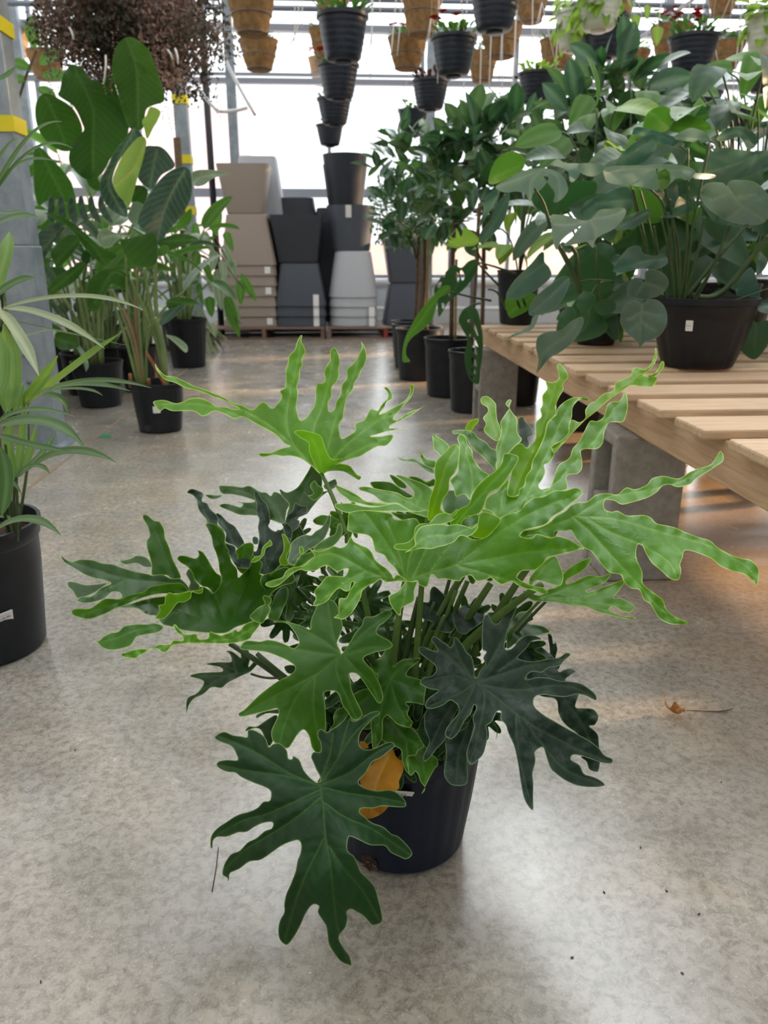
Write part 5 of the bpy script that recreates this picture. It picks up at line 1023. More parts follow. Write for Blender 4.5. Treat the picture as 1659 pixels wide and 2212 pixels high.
# ---- fan palm at the left edge
lp = thing('potted_palm', 'lady palm with striped narrow leaflets in a black pot at the left edge', 'potted plant', (-.80, 1.60, 0))
nursery_pot('', '', -.80, 1.60, .145, .295, rr=.125, root=lp, ribbed=False)
c_ = atY(12, 1338, 1.5); c_ = Vector((-.80, 1.60, .115)) + (Vector((c_.x + .80, c_.y - 1.60, 0)).normalized()) * .1335
price_label(lp, c_, (c_.x + .8, c_.y - 1.6, -.05), .036, .028, [('———', -.28, .16, .007), ('$149.99', -.42, -.16, .0085)], tilt=.10)
FAN = [ # start, middle, end, width px, y (start,end), material
 ((7, 665), (169, 640), (310, 670), 13, 1.75, 1.55, 'palmv'), ((7, 667), (110, 686), (226, 753), 19, 1.75, 1.5, 'palmv'), ((0, 669), (44, 730), (84, 812), 24, 1.75, 1.45, 'palmv'),
 ((45, 730), (84, 718), (120, 711), 8, 1.9, 1.8, 'palm'), ((-10, 640), (35, 610), (78, 600), 18, 1.6, 1.6, 'palm'), ((0, 688), (60, 700), (300, 752), 4, 1.8, 1.7, 'palm'),
 ((60, 870), (160, 795), (260, 720), 26, 1.65, 1.5, 'palml'), ((28, 892), (80, 838), (125, 768), 26, 1.6, 1.6, 'palml'), ((95, 846), (200, 822), (327, 838), 13, 1.65, 1.5, 'palm'),
 ((60, 852), (170, 830), (283, 845), 15, 1.7, 1.55, 'palm'), ((95, 845), (175, 840), (222, 855), 8, 1.7, 1.6, 'palm'), ((90, 855), (130, 860), (146, 892), 16, 1.7, 1.65, 'palm'), ((-10, 918), (60, 886), (162, 900), 13, 1.45, 1.4, 'palm'), ((-10, 922), (100, 912), (182, 966), 24, 1.42, 1.35, 'palm'),
 ((-10, 938), (70, 962), (156, 976), 15, 1.42, 1.35, 'palm'), ((64, 1013), (150, 975), (253, 1000), 21, 1.5, 1.4, 'palm'), ((37, 1020), (80, 1006), (108, 1024), 11, 1.5, 1.45, 'palm'), ((33, 1033), (18, 960), (30, 900), 20, 1.5, 1.55, 'palml'),
 ((33, 1033), (45, 970), (52, 850), 16, 1.5, 1.6, 'palml'), ((33, 1033), (60, 990), (80, 910), 16, 1.5, 1.6, 'palml'), ((36, 1030), (90, 980), (120, 930), 12, 1.5, 1.6, 'palm'), ((-15, 1150), (60, 1122), (132, 1157), 20, 1.48, 1.35, 'palm'), ((-10, 1118), (20, 1120), (50, 1150), 10, 1.6, 1.58, 'palm'),
 ((-15, 420), (60, 300), (135, 263), 12, 1.7, 1.6, 'palm'), ((-15, 425), (70, 325), (157, 320), 10, 1.7, 1.6, 'palm'), ((-15, 412), (50, 350), (128, 352), 9, 1.72, 1.66, 'palm'), ((-15, 490), (30, 470), (82, 468), 18, 1.6, 1.55, 'palm'), ((-10, 460), (20, 460), (55, 455), 10, 1.65, 1.6, 'palm'), ((-10, 170), (12, 165), (36, 142), 12, 1.8, 1.8, 'palm'),
 ((-10, 360), (15, 320), (42, 298), 14, 1.75, 1.7, 'palm'), ((14, 890), (22, 800), (8, 700), 44, 1.55, 1.7, 'palml'), ((35, 890), (42, 850), (50, 828), 14, 1.55, 1.6, 'palml'), ((4, 1110), (14, 1030), (-4, 960), 24, 1.4, 1.42, 'palm'), ((10, 1045), (25, 1040), (48, 1070), 8, 1.5, 1.48, 'palm'), ((-20, 650), (10, 560), (20, 500), 30, 1.8, 1.95, 'palml'), ((-20, 860), (0, 800), (-10, 700), 40, 1.5, 1.6, 'palml')]
for (a, m_, e, wpx, ya, ye, mt) in FAN:
    A = atY(*a, ya); E_ = atY(*e, ye); Mm = atY(*m_, (ya + ye) / 2); Mc = Mm * 2 - (A + E_) / 2
    P = bez(A, Mc, E_, 16); w = wpx * 1.62 / FPX / 2; b = MB(); vs = []; at = []
    for i, p in enumerate(P):
        t = i / 15; d = (P[min(i + 1, 15)] - P[max(i - 1, 0)]).normalized(); vw_ = (Vector(CC) - p).normalized(); n = (vw_ * .75 + Vector((0, 0, .65))); sd_ = d.cross(n).normalized(); nn = sd_.cross(d)
        ww = w * min(1, t * 5 + .25) * min(1, (1 - t) * 3.2 + .06)
        for q in (-1, -.5, 0, .5, 1): vs.append(p + sd_ * ww * q + nn * (abs(q) * ww * .35 + (.12 * ww if abs(q) == .5 else 0))); at.append((1 if q == 0 else 0, 0, (q + 1) * 9))
    b.add(vs, [(i * 5 + j, i * 5 + j + 1, i * 5 + j + 6, i * 5 + j + 5) for i in range(15) for j in range(4)], at); b.build('leaflet', mt, lp)
for (pth, ya, yb) in (('42,1190 30,1100 33,1033', 1.56, 1.5), ('40,1190 22,1080 12,960', 1.58, 1.5), ('34,1195 14,1000 7,667', 1.6, 1.75), ('46,1185 38,1100 36,1030', 1.58, 1.52), ('30,1190 60,1000 62,860', 1.6, 1.68), ('36,1192 38,1100 34,1030', 1.55, 1.5), ('20,1190 -20,700 -15,420', 1.62, 1.7), ('30,1190 0,1060 -10,930', 1.6, 1.45)):
    stalk(lp, 'f', pth, (ya, yb), .0042, 'petiole_dark')

# ---- bird of paradise plants, left
sp = thing('bird_of_paradise', 'tall bird of paradise with broad paddle leaves in the pot beside the floor joint', 'potted plant', (-.90, 3.90, 0))
nursery_pot('', '', -.90, 3.90, .128, .245, rr=.105, root=sp)
c_ = Vector((-.90, 3.90, .125)) + Vector((.12, -.99, 0)).normalized() * .1175
price_label(sp, c_, (.12, -.99, -.05), .035, .033, [('———', -.3, .1, .007), ('——', -.35, -.25, .009)])
b = MB(); c2 = Vector((-.93, 3.9, .032)) + Vector((-.1, -1, 0)).normalized() * .104
b.add([c2 + Vector((.017 * math.cos(2 * PI * k / 16), -.004, .017 * math.sin(2 * PI * k / 16))) for k in range(16)], [tuple(range(16))]); b.build('drain_hole', 'ink', sp)
bl(sp, 'strel', 'n', "640,60 690,10 740,0 800,30 870,100 930,250 970,380 975,460 900,490 850,520 835,600 820,660 740,662 680,520 640,380 605,260 610,150", 3.95, "700,5 770,200 785,400 790,640", (-.05, .1))
bl(sp, 'strel', 'n', "320,195 280,230 250,280 230,380 220,420 330,500 390,620 400,670 350,720 310,780 298,900 380,1000 450,1020 520,990 600,860 722,680 660,500 560,350 440,295 400,230", 4.05, "330,210 420,400 470,560 465,760 465,960", (.05, .08))
bl(sp, 'strel', 'n', "120,402 60,470 58,600 110,720 230,812 330,800 392,670 330,520 220,440", 4.15, "130,430 200,580 270,770", (.05, .05))
bl(sp, 'strel', 'n', "540,290 600,280 650,420 700,560 730,650 690,640 640,540 590,440 550,360", 4.1, "", (.0, .05))
bl(sp, 'strelb', 'n', "760,650 700,720 650,780 600,860 570,930 530,1000 515,1062 530,1150 600,1240 700,1292 716,1250 690,1180 620,1080 610,1000 660,880 760,760 830,722", 3.75, "760,660 640,900 580,1060 690,1270", (.05, .05))
bl(sp, 'strell', 'n', "800,715 850,742 830,860 790,1000 760,1110 720,1230 700,1190 640,1122 608,1030 640,930 700,820", 3.68, "840,750 770,930 630,1070", (.08, .02))
bl(sp, 'strell', 'n', "820,602 850,560 880,500 950,532 930,600 900,650 856,730 835,660", 3.70, "", (.02, .02))
bl(sp, 'strelb', 'n', "840,790 900,780 960,790 1020,850 1052,930 960,990 900,1082 860,1082 790,1010 800,900", 4.0, "925,820 895,960 875,1090", (.06, .05))
bl(sp, 'strelb', 'n', "1130,930 1172,990 1170,1150 1100,1280 1000,1400 950,1482 850,1400 788,1330 830,1200 900,1080 980,990 1060,940", 3.70, "1120,965 1030,1120 970,1270 930,1450", (.08, .05))
bl(sp, 'strelp', 'n', "1180,970 1290,950 1450,978 1330,1012 1260,1062 1190,1062", 3.9, "1185,1050 1250,1000 1440,980", (.1, .0))
bl(sp, 'strel', 'n', "660,1462 700,1450 760,1432 900,1408 932,1500 920,1620 830,1652 720,1600", 3.6, "", (.03, .06))
bl(sp, 'strelp', 'n', "500,1422 530,1380 560,1368 620,1400 732,1422 650,1450 580,1512 510,1482", 3.55, "720,1430 620,1420 540,1440", (.04, .02))
bl(sp, 'strel', 'n', "120,1260 250,1290 370,1370 520,1500 640,1562 600,1600 550,1640 430,1540 330,1400 220,1320", 3.9, "130,1265 400,1430 560,1630", (.06, .06))
for i in range(6):
    x = 150 + i * 72; bl(sp, 'strelb', 'n', f"{x},1150 {x + 25},1140 {x + 45},1210 {x + 40 + i * 12},1330 {x - 10 + i * 10},1300 {x - 5},1220", 3.92, '', (.02, .03))
bl(sp, 'strel', 'n', "60,780 40,1000 70,1200 130,1180 200,1162 340,1200 330,1100 300,1020 200,900", 4.3, "80,800 250,1150", (.05, .05))
bl(sp, 'strel', 'n', "300,900 400,1000 450,1080 520,1100 500,1000 430,920", 4.2, "", (.02, .02))
bl(sp, 'strel', 'n', "740,1090 800,1060 860,1100 830,1200 760,1230", 3.95, "", (.02, .02)); bl(sp, 'strelp', 'n', "730,1240 760,1180 830,1210 790,1320 750,1340 715,1290", 3.8, "", (.02, .02))
bl(sp, 'strel', 'n', "930,1472 1080,1408 1222,1450 1100,1500 1000,1532", 3.75, "940,1470 1200,1450", (.05, .02))
bl(sp, 'mong', 'n', "1172,1230 1165,1330 1080,1382 1068,1340 1110,1280", 3.9, "", (.02, .02)); bl(sp, 'mong', 'n', "925,1530 980,1490 1015,1510 990,1560 940,1570", 3.6, "", (.02, .02))
bl(sp, 'strelb', 'n', "80,1402 200,1330 282,1330 180,1480 100,1602 70,1500", 4.0, "270,1335 90,1550", (.05, .05)); bl(sp, 'strel', 'n', "170,1532 280,1422 382,1440 330,1540 220,1652 180,1600", 3.9, "375,1445 200,1620", (.05, .05))
bl(sp, 'strel', 'q', "370,640 400,560 480,498 600,488 692,560 662,640 560,602 500,700 450,802 380,782", 3.8, "680,560 560,520 430,740", (.05, .05)); bl(sp, 'strel', 'q', "100,592 250,480 362,438 302,560 180,642 100,682", 3.85, "360,440 110,650", (.05, .05))
bl(sp, 'strel', 'q', "970,722 1100,690 1212,750 1080,762 990,792", 3.7, "980,730 1200,750", (.05, .0)); bl(sp, 'strelb', 'q', "910,902 940,812 1040,770 1112,748 1050,822 960,892", 3.65, "", (.05, .0))
bl(sp, 'strelp', 'q', "960,980 1050,1000 1122,1062 1110,1112 1020,1032", 3.6, "965,985 1110,1090", (.04, .0)); bl(sp, 'strel', 'q', "140,962 270,980 312,1062 230,1092 150,1072", 3.9, "150,1010 300,1050", (.04, .0))
for pth, r, m_ in (("780,1370 700,1000 560,640", .011, 'paddlestem'), ("800,1370 770,1000 745,560", .010, 'paddlestem'), ("960,1370 900,1050 700,560", .012, 'paddlestem'), ("955,1340 890,800 885,380", .014, 'paddlestem'), ("970,1350 870,900 800,480", .013, 'paddlestem'), ("790,1350 725,1000 640,780", .011, 'pinkstem'), ("760,1370 660,1000 540,640", .010, 'paddlestem'), ("800,1360 740,900 745,480", .009, 'pinkstem'), ("815,1350 820,1050 850,900", .008, 'paddlestem'), ("770,1360 680,800 660,300", .009, 'paddlestem'), ("960,1360 935,1050 880,850", .017, 'paddlestem')):
    stalk(sp, 'q', pth, (3.9, 3.8), r, m_)
for pth in ("970,1375 900,1250 815,1110", "700,1370 700,1320 695,1270", "830,1370 835,1340 832,1310"): stalk(sp, 'q', pth, (3.86, 3.84), .012, 'sheath', 'dry_sheath')

def paddle_plant(x, y, h, n, r, ph, label, seed, mats=('strel', 'strel', 'strelb'), spread=.45, L=.42, lab=False, W=.42, name='bird_of_paradise', shape='pad', group=None, z=0, cat='potted plant', mat='pot'):
    random.seed(seed); t = thing(name, label, cat, (x, y, z), group); nursery_pot('', '', x, y, r, ph, root=t, z=z, mat=mat)
    base = Vector((x, y, z + ph * .85)); s = MB(); fs = {}
    for i in range(n):
        a = 2 * PI * i / n * 2.4 + rnd(-.3, .3); hh = h * rnd(.35, 1.); o = spread * rnd(.25, 1) * (1.1 - hh / h * .5); tip = base + Vector((math.cos(a) * o, math.sin(a) * o, hh)); mid = base.lerp(tip, .5) + Vector((0, 0, hh * .18))
        mid.x = base.x + (tip.x - base.x) * .3; mid.y = base.y + (tip.y - base.y) * .3
        s.tube(bez(base + Vector((math.cos(a) * .03, math.sin(a) * .03, 0)), mid, tip, 9), [.008 * (1.4 - .08 * k) for k in range(9)], 7)
        d = Vector((math.cos(a) * .7, math.sin(a) * .7, rnd(-.3, 1.))); m_ = random.choice(mats); f = fs.setdefault(m_, MB())
        l = L * rnd(.7, 1.15); blade(f, tip, d, (0, 0, 1), l, l * W, shape, rnd(.4, 1.2), .12, 10, rnd(-.5, .5))
    s.build('stalks', 'paddlestem', t)
    for m_, f in fs.items(): f.build('foliage', m_, t)
    if lab: price_label(t, Vector((x, y, z + ph * .6)) + Vector((.35, -.94, 0)) * (r * .935), (.35, -.94, -.06), .034, .03, [('———', -.3, .0, .008)])
    return t
paddle_plant(-1.40, 4.62, 1.0, 11, .145, .26, 'paddle leaved plant in the black pot left of the tall bird of paradise', 11, lab=True)
paddle_plant(-1.27, 5.15, .7, 9, .15, .29, 'leafy plant in a black pot hidden behind the tall bird of paradise', 12)
paddle_plant(-1.19, 6.32, .75, 11, .16, .38, 'leafy plant in the tall black pot right behind the bird of paradise', 13, L=.34)
paddle_plant(-1.95, 5.35, 1.1, 12, .16, .3, 'broad leaved plant in shade between the striped post and the tall stalks', 14, ('strel', 'mond', 'strelb'))
paddle_plant(-2.45, 5.0, 1.25, 12, .16, .3, 'broad leaved plant just right of the striped post, farther back', 15, ('strel', 'mond', 'mong'))
paddle_plant(-1.85, 6.6, 1.3, 13, .16, .3, 'broad leaved plant in the second row on the left', 16, ('strel', 'mond', 'mong'))
paddle_plant(-2.7, 6.8, 1.35, 13, .16, .3, 'broad leaved plant deep in the left group behind the post', 17, ('strel', 'mond'))
paddle_plant(-1.6, 3.7 + 1.9, .55, 10, .13, .24, 'low broad leaved plant between the black pots on the left', 18, ('mong', 'strelp', 'strel'), L=.28, W=.5)
paddle_plant(-1.85, 4.2, .8, 10, .14, .26, 'leafy plant in the pot directly behind the striped post', 19, ('strel', 'strelb'), L=.34)
paddle_plant(-1.50, 7.55, .95, 16, .16, .34, 'bushy plant at the far end of the left row', 20, ('mong', 'strelp', 'mond'), L=.24, W=.5, spread=.4)
paddle_plant(-1.9, 3.05, .7, 9, .14, .28, 'leafy plant behind the palm at the left edge', 21, ('strel', 'palml'), L=.3)
paddle_plant(-2.3, 7.6, 1.5, 14, .16, .3, 'broad leaved plant at the back of the left group near the glass', 22, ('strel', 'mond', 'mong'))
paddle_plant(-3.1, 5.9, 1.5, 14, .16, .3, 'broad leaved plant farthest left behind the striped post', 23, ('strel', 'mond'))
paddle_plant(-2.1, 8.4, 1.2, 14, .16, .3, 'leafy plant beyond the left row beside the far striped post', 24, ('mong', 'mond'), L=.3)
paddle_plant(-1.62, 5.05, .62, 16, .13, .26, 'dense low foliage plant between the two front black pots on the left', 25, ('mond', 'strelp', 'strel'), L=.24, W=.5, spread=.35)
paddle_plant(-2.15, 4.65, .8, 16, .14, .26, 'dense foliage plant behind the striped post in the second row', 26, ('strel', 'mond', 'strelb'), L=.3, W=.45, spread=.4)
paddle_plant(-1.75, 7.0, .8, 18, .14, .3, 'dense foliage plant in the middle of the left group', 27, ('mond', 'mong', 'strelp'), L=.26, W=.5, spread=.45)
paddle_plant(-2.3, 6.0, .9, 18, .14, .3, 'dense foliage plant half way down the second left row', 28, ('mond', 'strel', 'strelp'), L=.3, W=.45, spread=.45)
# climbing vine with hanging leaves at the end of the left row
cv = thing('climbing_philodendron', 'climbing plant with narrow hanging leaves beside the taupe planters', 'potted plant', (-1.28, 6.95, 0))
nursery_pot('', '', -1.28, 6.95, .14, .27, root=cv)
s = MB(); s.tube([(-1.28, 6.95, .2), (-1.27, 6.95, 1.0), (-1.26, 6.93, 1.75)], .03, 8); s.build('moss_pole', 'bark', cv)
f = MB(); f2 = MB(); random.seed(4)
for (u, v) in [(455, 470), (470, 452), (440, 500), (486, 500), (462, 540), (478, 560), (450, 590), (500, 560), (440, 560), (425, 540), (470, 610), (490, 640), (512, 660), (520, 605), (452, 640), (430, 610), (410, 560), (470, 580), (420, 480), (400, 500), (395, 590), (380, 540), (430, 665), (400, 640), (480, 530)]:
    p = atY(u, v, 6.8 + rnd(-.15, .15)); blade(random.choice((f, f2)), p, (rnd(-.1, .5), rnd(-.4, .1), -1), (rnd(-.3, .3), -1, .3), rnd(.15, .24), rnd(.07, .10), 'heart', .4, .12, 8, rnd(-.5, .5))
for p_ in ('460,520 500,590 545,640', '450,480 470,520 490,560', '440,600 480,640 520,700'): stalk(cv, 'f', p_, (6.9, 6.7), .007, 'bark', 'vine_stem')
blade(f, atY(520, 590, 6.7), (.5, 0, -1), (0, -1, .2), .26, .07, 'lan', .3, .1, 8); blade(f, atY(485, 640, 6.7), (.3, 0, -1), (0, -1, .2), .36, .09, 'lan', .3, .1, 8)
f.build('foliage', 'mong', cv); f2.build('foliage', 'strelp', cv)
pv = thing('variegated_pothos', 'low variegated plant spilling on the floor near the left pallet', 'potted plant', (-1.34, 7.35, 0))
nursery_pot('', '', -1.36, 7.4, .13, .22, root=pv); f = MB()
for k in range(34):
    a = rnd(-2.2, .6); rr = rnd(.1, .34); blade(f, (-1.34 + math.cos(a) * rr * .8, 7.3 + math.sin(a) * rr, rnd(.06, .34) - .1 * rr), (math.cos(a), math.sin(a), -.9), (0, 0, 1), rnd(.12, .2), rnd(.09, .13), 'heart', .5, .1, 7)
f.build('foliage', 'palmv', pv)

# ---- dried hanging plant, upper left
dc = atY(278, 34, 4.35)
dh = thing('dried_hanging_plant', 'big dried brown hanging plant above the tall paddle leaves', 'hanging planter', dc)
b = MB(); b.lathe((dc.x, dc.y, dc.z), [(.02, -.10), (.12, -.08), (.16, .0), (.165, .06), (.15, .06)], 32); b.build('liner', 'coir', dh)
random.seed(31)
def tiny(mb, p, s):
    d = rdir(); e = d.orthogonal().normalized() * s * .5; mb.add([p - e * .8, p + d * s, p + e * .8, p - d * s * .35 + Vector((0, 0, s * .2))], [(0, 1, 2), (0, 2, 3)])
fa, fb_ = MB(), MB()
for i in range(19000):
    u = rdir(); r = rnd(.42, 1.02) * (1 + .12 * math.sin(5 * math.atan2(u.y, u.x)) + .08 * math.sin(9 * u.z + 3 * u.x)); p = dc + Vector((u.x * .46 * r, u.y * .42 * r, u.z * (.38 if u.z > 0 else .33) * r - (.05 * (u.x > .3)) * r))
    tiny(fa if (math.sin(p.x * 14) + math.sin(p.z * 17 + p.y * 9) + rnd(-1, 1)) > -.1 else fb_, p, rnd(.014, .025))
for i in range(70):
    a = rnd(0, 2 * PI); q = dc + Vector((math.cos(a) * .4, math.sin(a) * .36, rnd(-.3, .0)))
    for k in range(12): q = q + Vector((rnd(-.006, .006), rnd(-.006, .006), -.013)); tiny(fa, q, .010)
for f_, m_ in ((fa, 'dryl'), (fb_, 'dryd')): o = f_.build('foliage', m_, dh); o['kind'] = 'stuff'
b = MB()
for i in range(3): a = i * 2.1 + .4; b.tube([dc + Vector((math.cos(a) * .22, math.sin(a) * .22, 0)), dc + Vector((0, 0, .62))], .003, 5)
b.tube([dc + Vector((0, 0, .62)), (dc.x, dc.y, 3.2)], .003, 5); b.build('hanger', 'wire', dh)
b = MB()
for (u0, v0, u1, v1) in ((228, 120, 224, 178), (362, 108, 372, 128), (378, 105, 384, 138), (150, 60, 158, 85)): b.tube(bez(atY(u0, v0, 3.95), atY((u0 + u1) / 2 + 4, (v0 + v1) / 2, 3.93), atY(u1, v1, 3.95)), .005, 6)
b.build('tag_strip', 'wire', dh)
# small shrub leaves between the post and the dried plant
sh = thing('rubber_sapling', 'thin sapling with a few oval leaves behind the striped post at the upper left', 'potted plant', (-2.0, 4.9, 0)); nursery_pot('', '', -2.0, 4.9, .13, .25, root=sh)
b = MB(); b.tube(bez((-2.0, 4.9, .2), (-2.05, 4.9, 1.2), atY(78, 110, 4.9)), .007, 7); b.build('stem', 'bark', sh); f = MB()
for (u, v, dx, dz, L) in ((76, 105, 0, 1, .16), (85, 140, .8, .5, .16), (70, 150, -.8, .3, .13), (90, 165, 1, .1, .14), (60, 172, -1, 0, .12), (80, 190, .5, -.2, .12)): blade(f, atY(u, v, 4.9), (dx, -.2, dz), (0, -1, .3), L, L * .5, 'ell', .5, .1, 7)
f.build('foliage', 'mong', sh)

# ---- standard trees in black tubs, centre right
def tub(x, y, r, h, t): nursery_pot('', '', x, y, r, h, rr=r * .86, root=t, ribbed=False)
def standard_tree(x, y, r, h, label, trunks, crowns, seed, stake=True):
    random.seed(seed); t = thing('standard_tree', label, 'potted tree', (x, y, 0)); tub(x, y, r, h, t)
    for (pts_, rad, m_) in trunks: b = MB(); b.tube(pts_, rad, 8); b.build('trunk' if m_ == 'bark' else 'stake', m_, t)
    for (c, rad, n, L, W_, mats, sh_) in crowns:
        for k, m_ in enumerate(mats):
            f = MB(); crown(f, c, rad, n // len(mats), L, W_, sh_, nn=5 if L > .06 else 3, fold=.08); f.build('foliage', m_, t)
    return t
def trunk(u0, v0, u1, v1, y, sway=0): return bez(atY(u0, v0, y), atY((u0 + u1) / 2 + sway, (v0 + v1) / 2, y), atY(u1, v1, y), 8)
cA = atY(868, 455, 6.1)
standard_tree(.60, 6.15, .165, .34, 'small leaved standard tree with round dark crown behind the grey planters', [(trunk(895, 720, 905, 470, 6.1, 6), .014, 'bark'), (trunk(900, 560, 880, 470, 6.1), .009, 'bark')], [(cA, (.26, .26, .30), 1500, .042, .02, ('fine', 'fic'), 'ell')], 1)
standard_tree(.585, 5.55, .165, .36, 'rubber tree on a stake in the leftmost front tub', [(trunk(912, 715, 918, 420, 5.5, 4), .013, 'bark'), (trunk(922, 715, 926, 500, 5.48), .009, 'stake')], [(atY(895, 350, 5.4), (.26, .26, .26), 95, .15, .075, ('fic', 'fic', 'ficg'), 'ell'), (atY(870, 450, 5.4), (.16, .2, .24), 50, .14, .075, ('fic',), 'ell')], 2)
standard_tree(.70, 4.85, .155, .36, 'rubber tree in the middle tub beside the bench', [(trunk(975, 730, 982, 420, 4.85, -2), .014, 'bark'), (trunk(983, 740, 986, 560, 4.83), .008, 'stake'), (trunk(985, 500, 1010, 320, 4.85, 4), .012, 'bark')], [(atY(985, 400, 4.85), (.24, .22, .36), 120, .15, .08, ('fic', 'fic', 'ficg', 'fine'), 'ell'), (atY(1040, 300, 4.85), (.28, .22, .14), 60, .17, .09, ('fic', 'ficg'), 'ell')], 3)
standard_tree(.765, 4.33, .14, .34, 'tree in the small tub right against the bench corner', [(trunk(1018, 745, 1035, 450, 4.3, 2), .010, 'bark'), ], [(atY(1030, 450, 4.4), (.14, .14, .26), 46, .13, .07, ('fic', 'mond'), 'ell')], 4)
standard_tree(.62, 6.75, .15, .32, 'farthest standard tree of the tub row', [(trunk(905, 700, 925, 420, 6.7, 3), .012, 'bark')], [(atY(930, 440, 6.7), (.3, .25, .36), 160, .13, .07, ('fic', 'fine'), 'ell')], 5)
standard_tree(1.06, 4.55, .15, .34, 'tree in the tub behind the far bench corner', [(trunk(1040, 760, 1046, 400, 4.6, 3), .012, 'bark')], [(atY(1100, 330, 4.7), (.30, .22, .26), 110, .16, .085, ('fic', 'fic', 'ficg'), 'ell')], 6)
rt = thing('rubber_tree', 'tall branching rubber tree behind the bench with large oval leaves', 'potted tree', (1.42, 4.35, 0)); random.seed(9)
nursery_pot('', '', 1.42, 4.4, .17, .34, root=rt)
for pth, r in (('1300,700 1310,520 1302,420', .022), ('1302,420 1270,350 1240,300', .014), ('1302,420 1340,340 1390,190', .015), ('1335,350 1320,280 1290,170', .009), ('1360,300 1330,230 1318,150', .008), ('1270,350 1230,320 1215,260', .008)): stalk(rt, 'f', pth, (4.35, 4.2), r, 'bark', 'branch')
f, f2 = MB(), MB()
for c, rad, n in (((1250, 245), (.16, .16, .16), 24), ((1330, 190), (.18, .16, .12), 26), ((1290, 330), (.3, .2, .18), 54), ((1380, 260), (.18, .16, .16), 24), ((1190, 330), (.2, .16, .16), 32), ((1400, 340), (.25, .15, .18), 30)):
    crown(f if n % 4 else f2, atY(*c, 4.2), rad, n, .165, .09, 'ell', nn=6, fold=.08); crown(f2, atY(*c, 4.2), rad, n // 4, .15, .08, 'ell', nn=6)
for (u, v, dx, dz, L) in ((1245, 225, -.3, 1, .2), (1225, 240, -.8, .7, .18), (1340, 150, .2, 1, .2), (1290, 140, -.9, .5, .17), (1390, 190, 1, .2, .24), (1350, 120, -.2, 1, .17), (1300, 290, -1, .3, .16)): blade(f, atY(u, v, 4.05), (dx, -.3, dz), (0, -1, .2), L, L * .52, 'ell', .3, .08, 8)
f.build('foliage', 'fic', rt); f2.build('foliage', 'ficg', rt)
# tubs under the bench
for i, (x, y, l) in enumerate(((1.26, 4.35 - .5, 'black tub in shadow under the bench, farther one'), (1.32, 3.05, 'black tub in shadow under the bench, nearer one'), (1.9, 3.5, 'black tub in shadow under the right side of the bench'))):
    nursery_pot('black_tub', l, x, y, .16, .30, soil=True)

# ---- plants on the bench
ZB = .513
mt = thing('split_leaf_monstera', 'large split leaf monstera in the ribbed black pot near the front of the bench', 'potted plant', (1.105, 2.33, ZB))
b = MB(); R_, H_ = .152, .205
b.lathe((1.105, 2.33, ZB), [(.095, 0), (.104, .006), (.113, .03), (.127, .08), (.139, .13), (.145, .16), (.147, .163), (.149, .185), (.155, .187), (.156, H_), (.148, H_), (.14, .17), (.12, .1)], 96, rib=lambda a, j: (-.03 * max(0, math.cos(a * 11)) ** 3) if j in (1, 2, 3, 4) else 0); setauto(b.build('pot', 'pot', mt), 40)
b = MB(); b.lathe((1.105, 2.33, ZB + .17), [(.001, .004), (.07, .006), (.142, 0)], 30, closed_bottom=False); b.build('soil', 'soil', mt)
c_ = Vector((1.105, 2.33, ZB + .145)); n_ = Vector((-.62, -.78, -.1)).normalized(); price_label(mt, c_ + n_ * .1425, n_, .020, .030, [('———', -.38, .22, .0055), ('$44.99', -.42, -.06, .0052), ('——', -.3, -.3, .004)])
def ml(mat, o, Y, v='', tilt=(0, 0), cr='r', **k): return bl(mt, mat, cr, o, Y, v, tilt, **dict(dict(cup=.008, rip=.004, wav=.008, vw=2.5, k=.3), **k))
ml('mong', "90,500 120,400 170,345 230,330 290,360 288,420 220,470 130,512", 2.75, "285,400 110,480", (.05, .03))
ml('monl', "130,530 190,490 260,450 350,425 440,430 510,470 538,540 510,590 470,618 455,612 462,560 420,500 400,470 430,480 385,545 345,560 325,612 300,570 250,555 180,560", 2.35, "395,430 330,500 325,605|395,430 220,500 140,530|395,430 480,480 480,600", (.03, .06))
ml('monl', "440,405 480,372 520,395 600,400 605,450 580,490 550,500 540,450 500,420", 2.45, "", (.05, .03)); ml('monl', "600,400 720,400 740,430 680,470 610,450", 2.5, "", (.05, .03))
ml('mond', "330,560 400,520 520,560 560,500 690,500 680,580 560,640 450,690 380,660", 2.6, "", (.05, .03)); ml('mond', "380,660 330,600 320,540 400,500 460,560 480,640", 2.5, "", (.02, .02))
ml('monl', "443,690 470,684 530,690 600,712 660,712 712,660 780,652 855,650 856,690 800,760 720,802 690,832 680,872 655,850 640,838 580,850 512,857 560,812 590,770 612,748 570,770 500,830 475,882 455,840 445,760", 2.15, "660,712 690,780 680,860|660,712 560,740 460,740|660,712 780,690 850,655", (.02, .04))
ml('mon', "600,672 620,640 640,610 720,570 800,540 870,528 906,600 892,660 860,692 850,650 790,650 710,660 660,710 620,706", 2.3, "880,600 700,620", (.05, .04))
ml('mon', "800,768 830,720 900,680 990,652 992,700 940,742 870,767", 2.25, "985,665 810,765", (.05, .02))
ml('monl', "738,430 800,412 950,408 1050,403 1150,403 1242,430 1246,470 1200,492 1150,480 1080,541 1050,540 1042,425 1030,425 1046,540 1000,541 900,522 800,514 755,500 742,470", 2.2, "750,450 900,430 1230,440", (.10, .05), rip=.003)
ml('mong', "1042,425 1100,440 1110,500 1080,540 1052,540", 2.21, ""); ml('monl', "1246,455 1300,452 1365,465 1340,482 1246,482", 2.3, "", (.03, 0))
ml('mon', "800,402 850,330 940,260 1010,233 1041,260 1022,330 960,390 900,410 820,416", 2.6, "1020,260 900,340 810,405", (.05, .05))
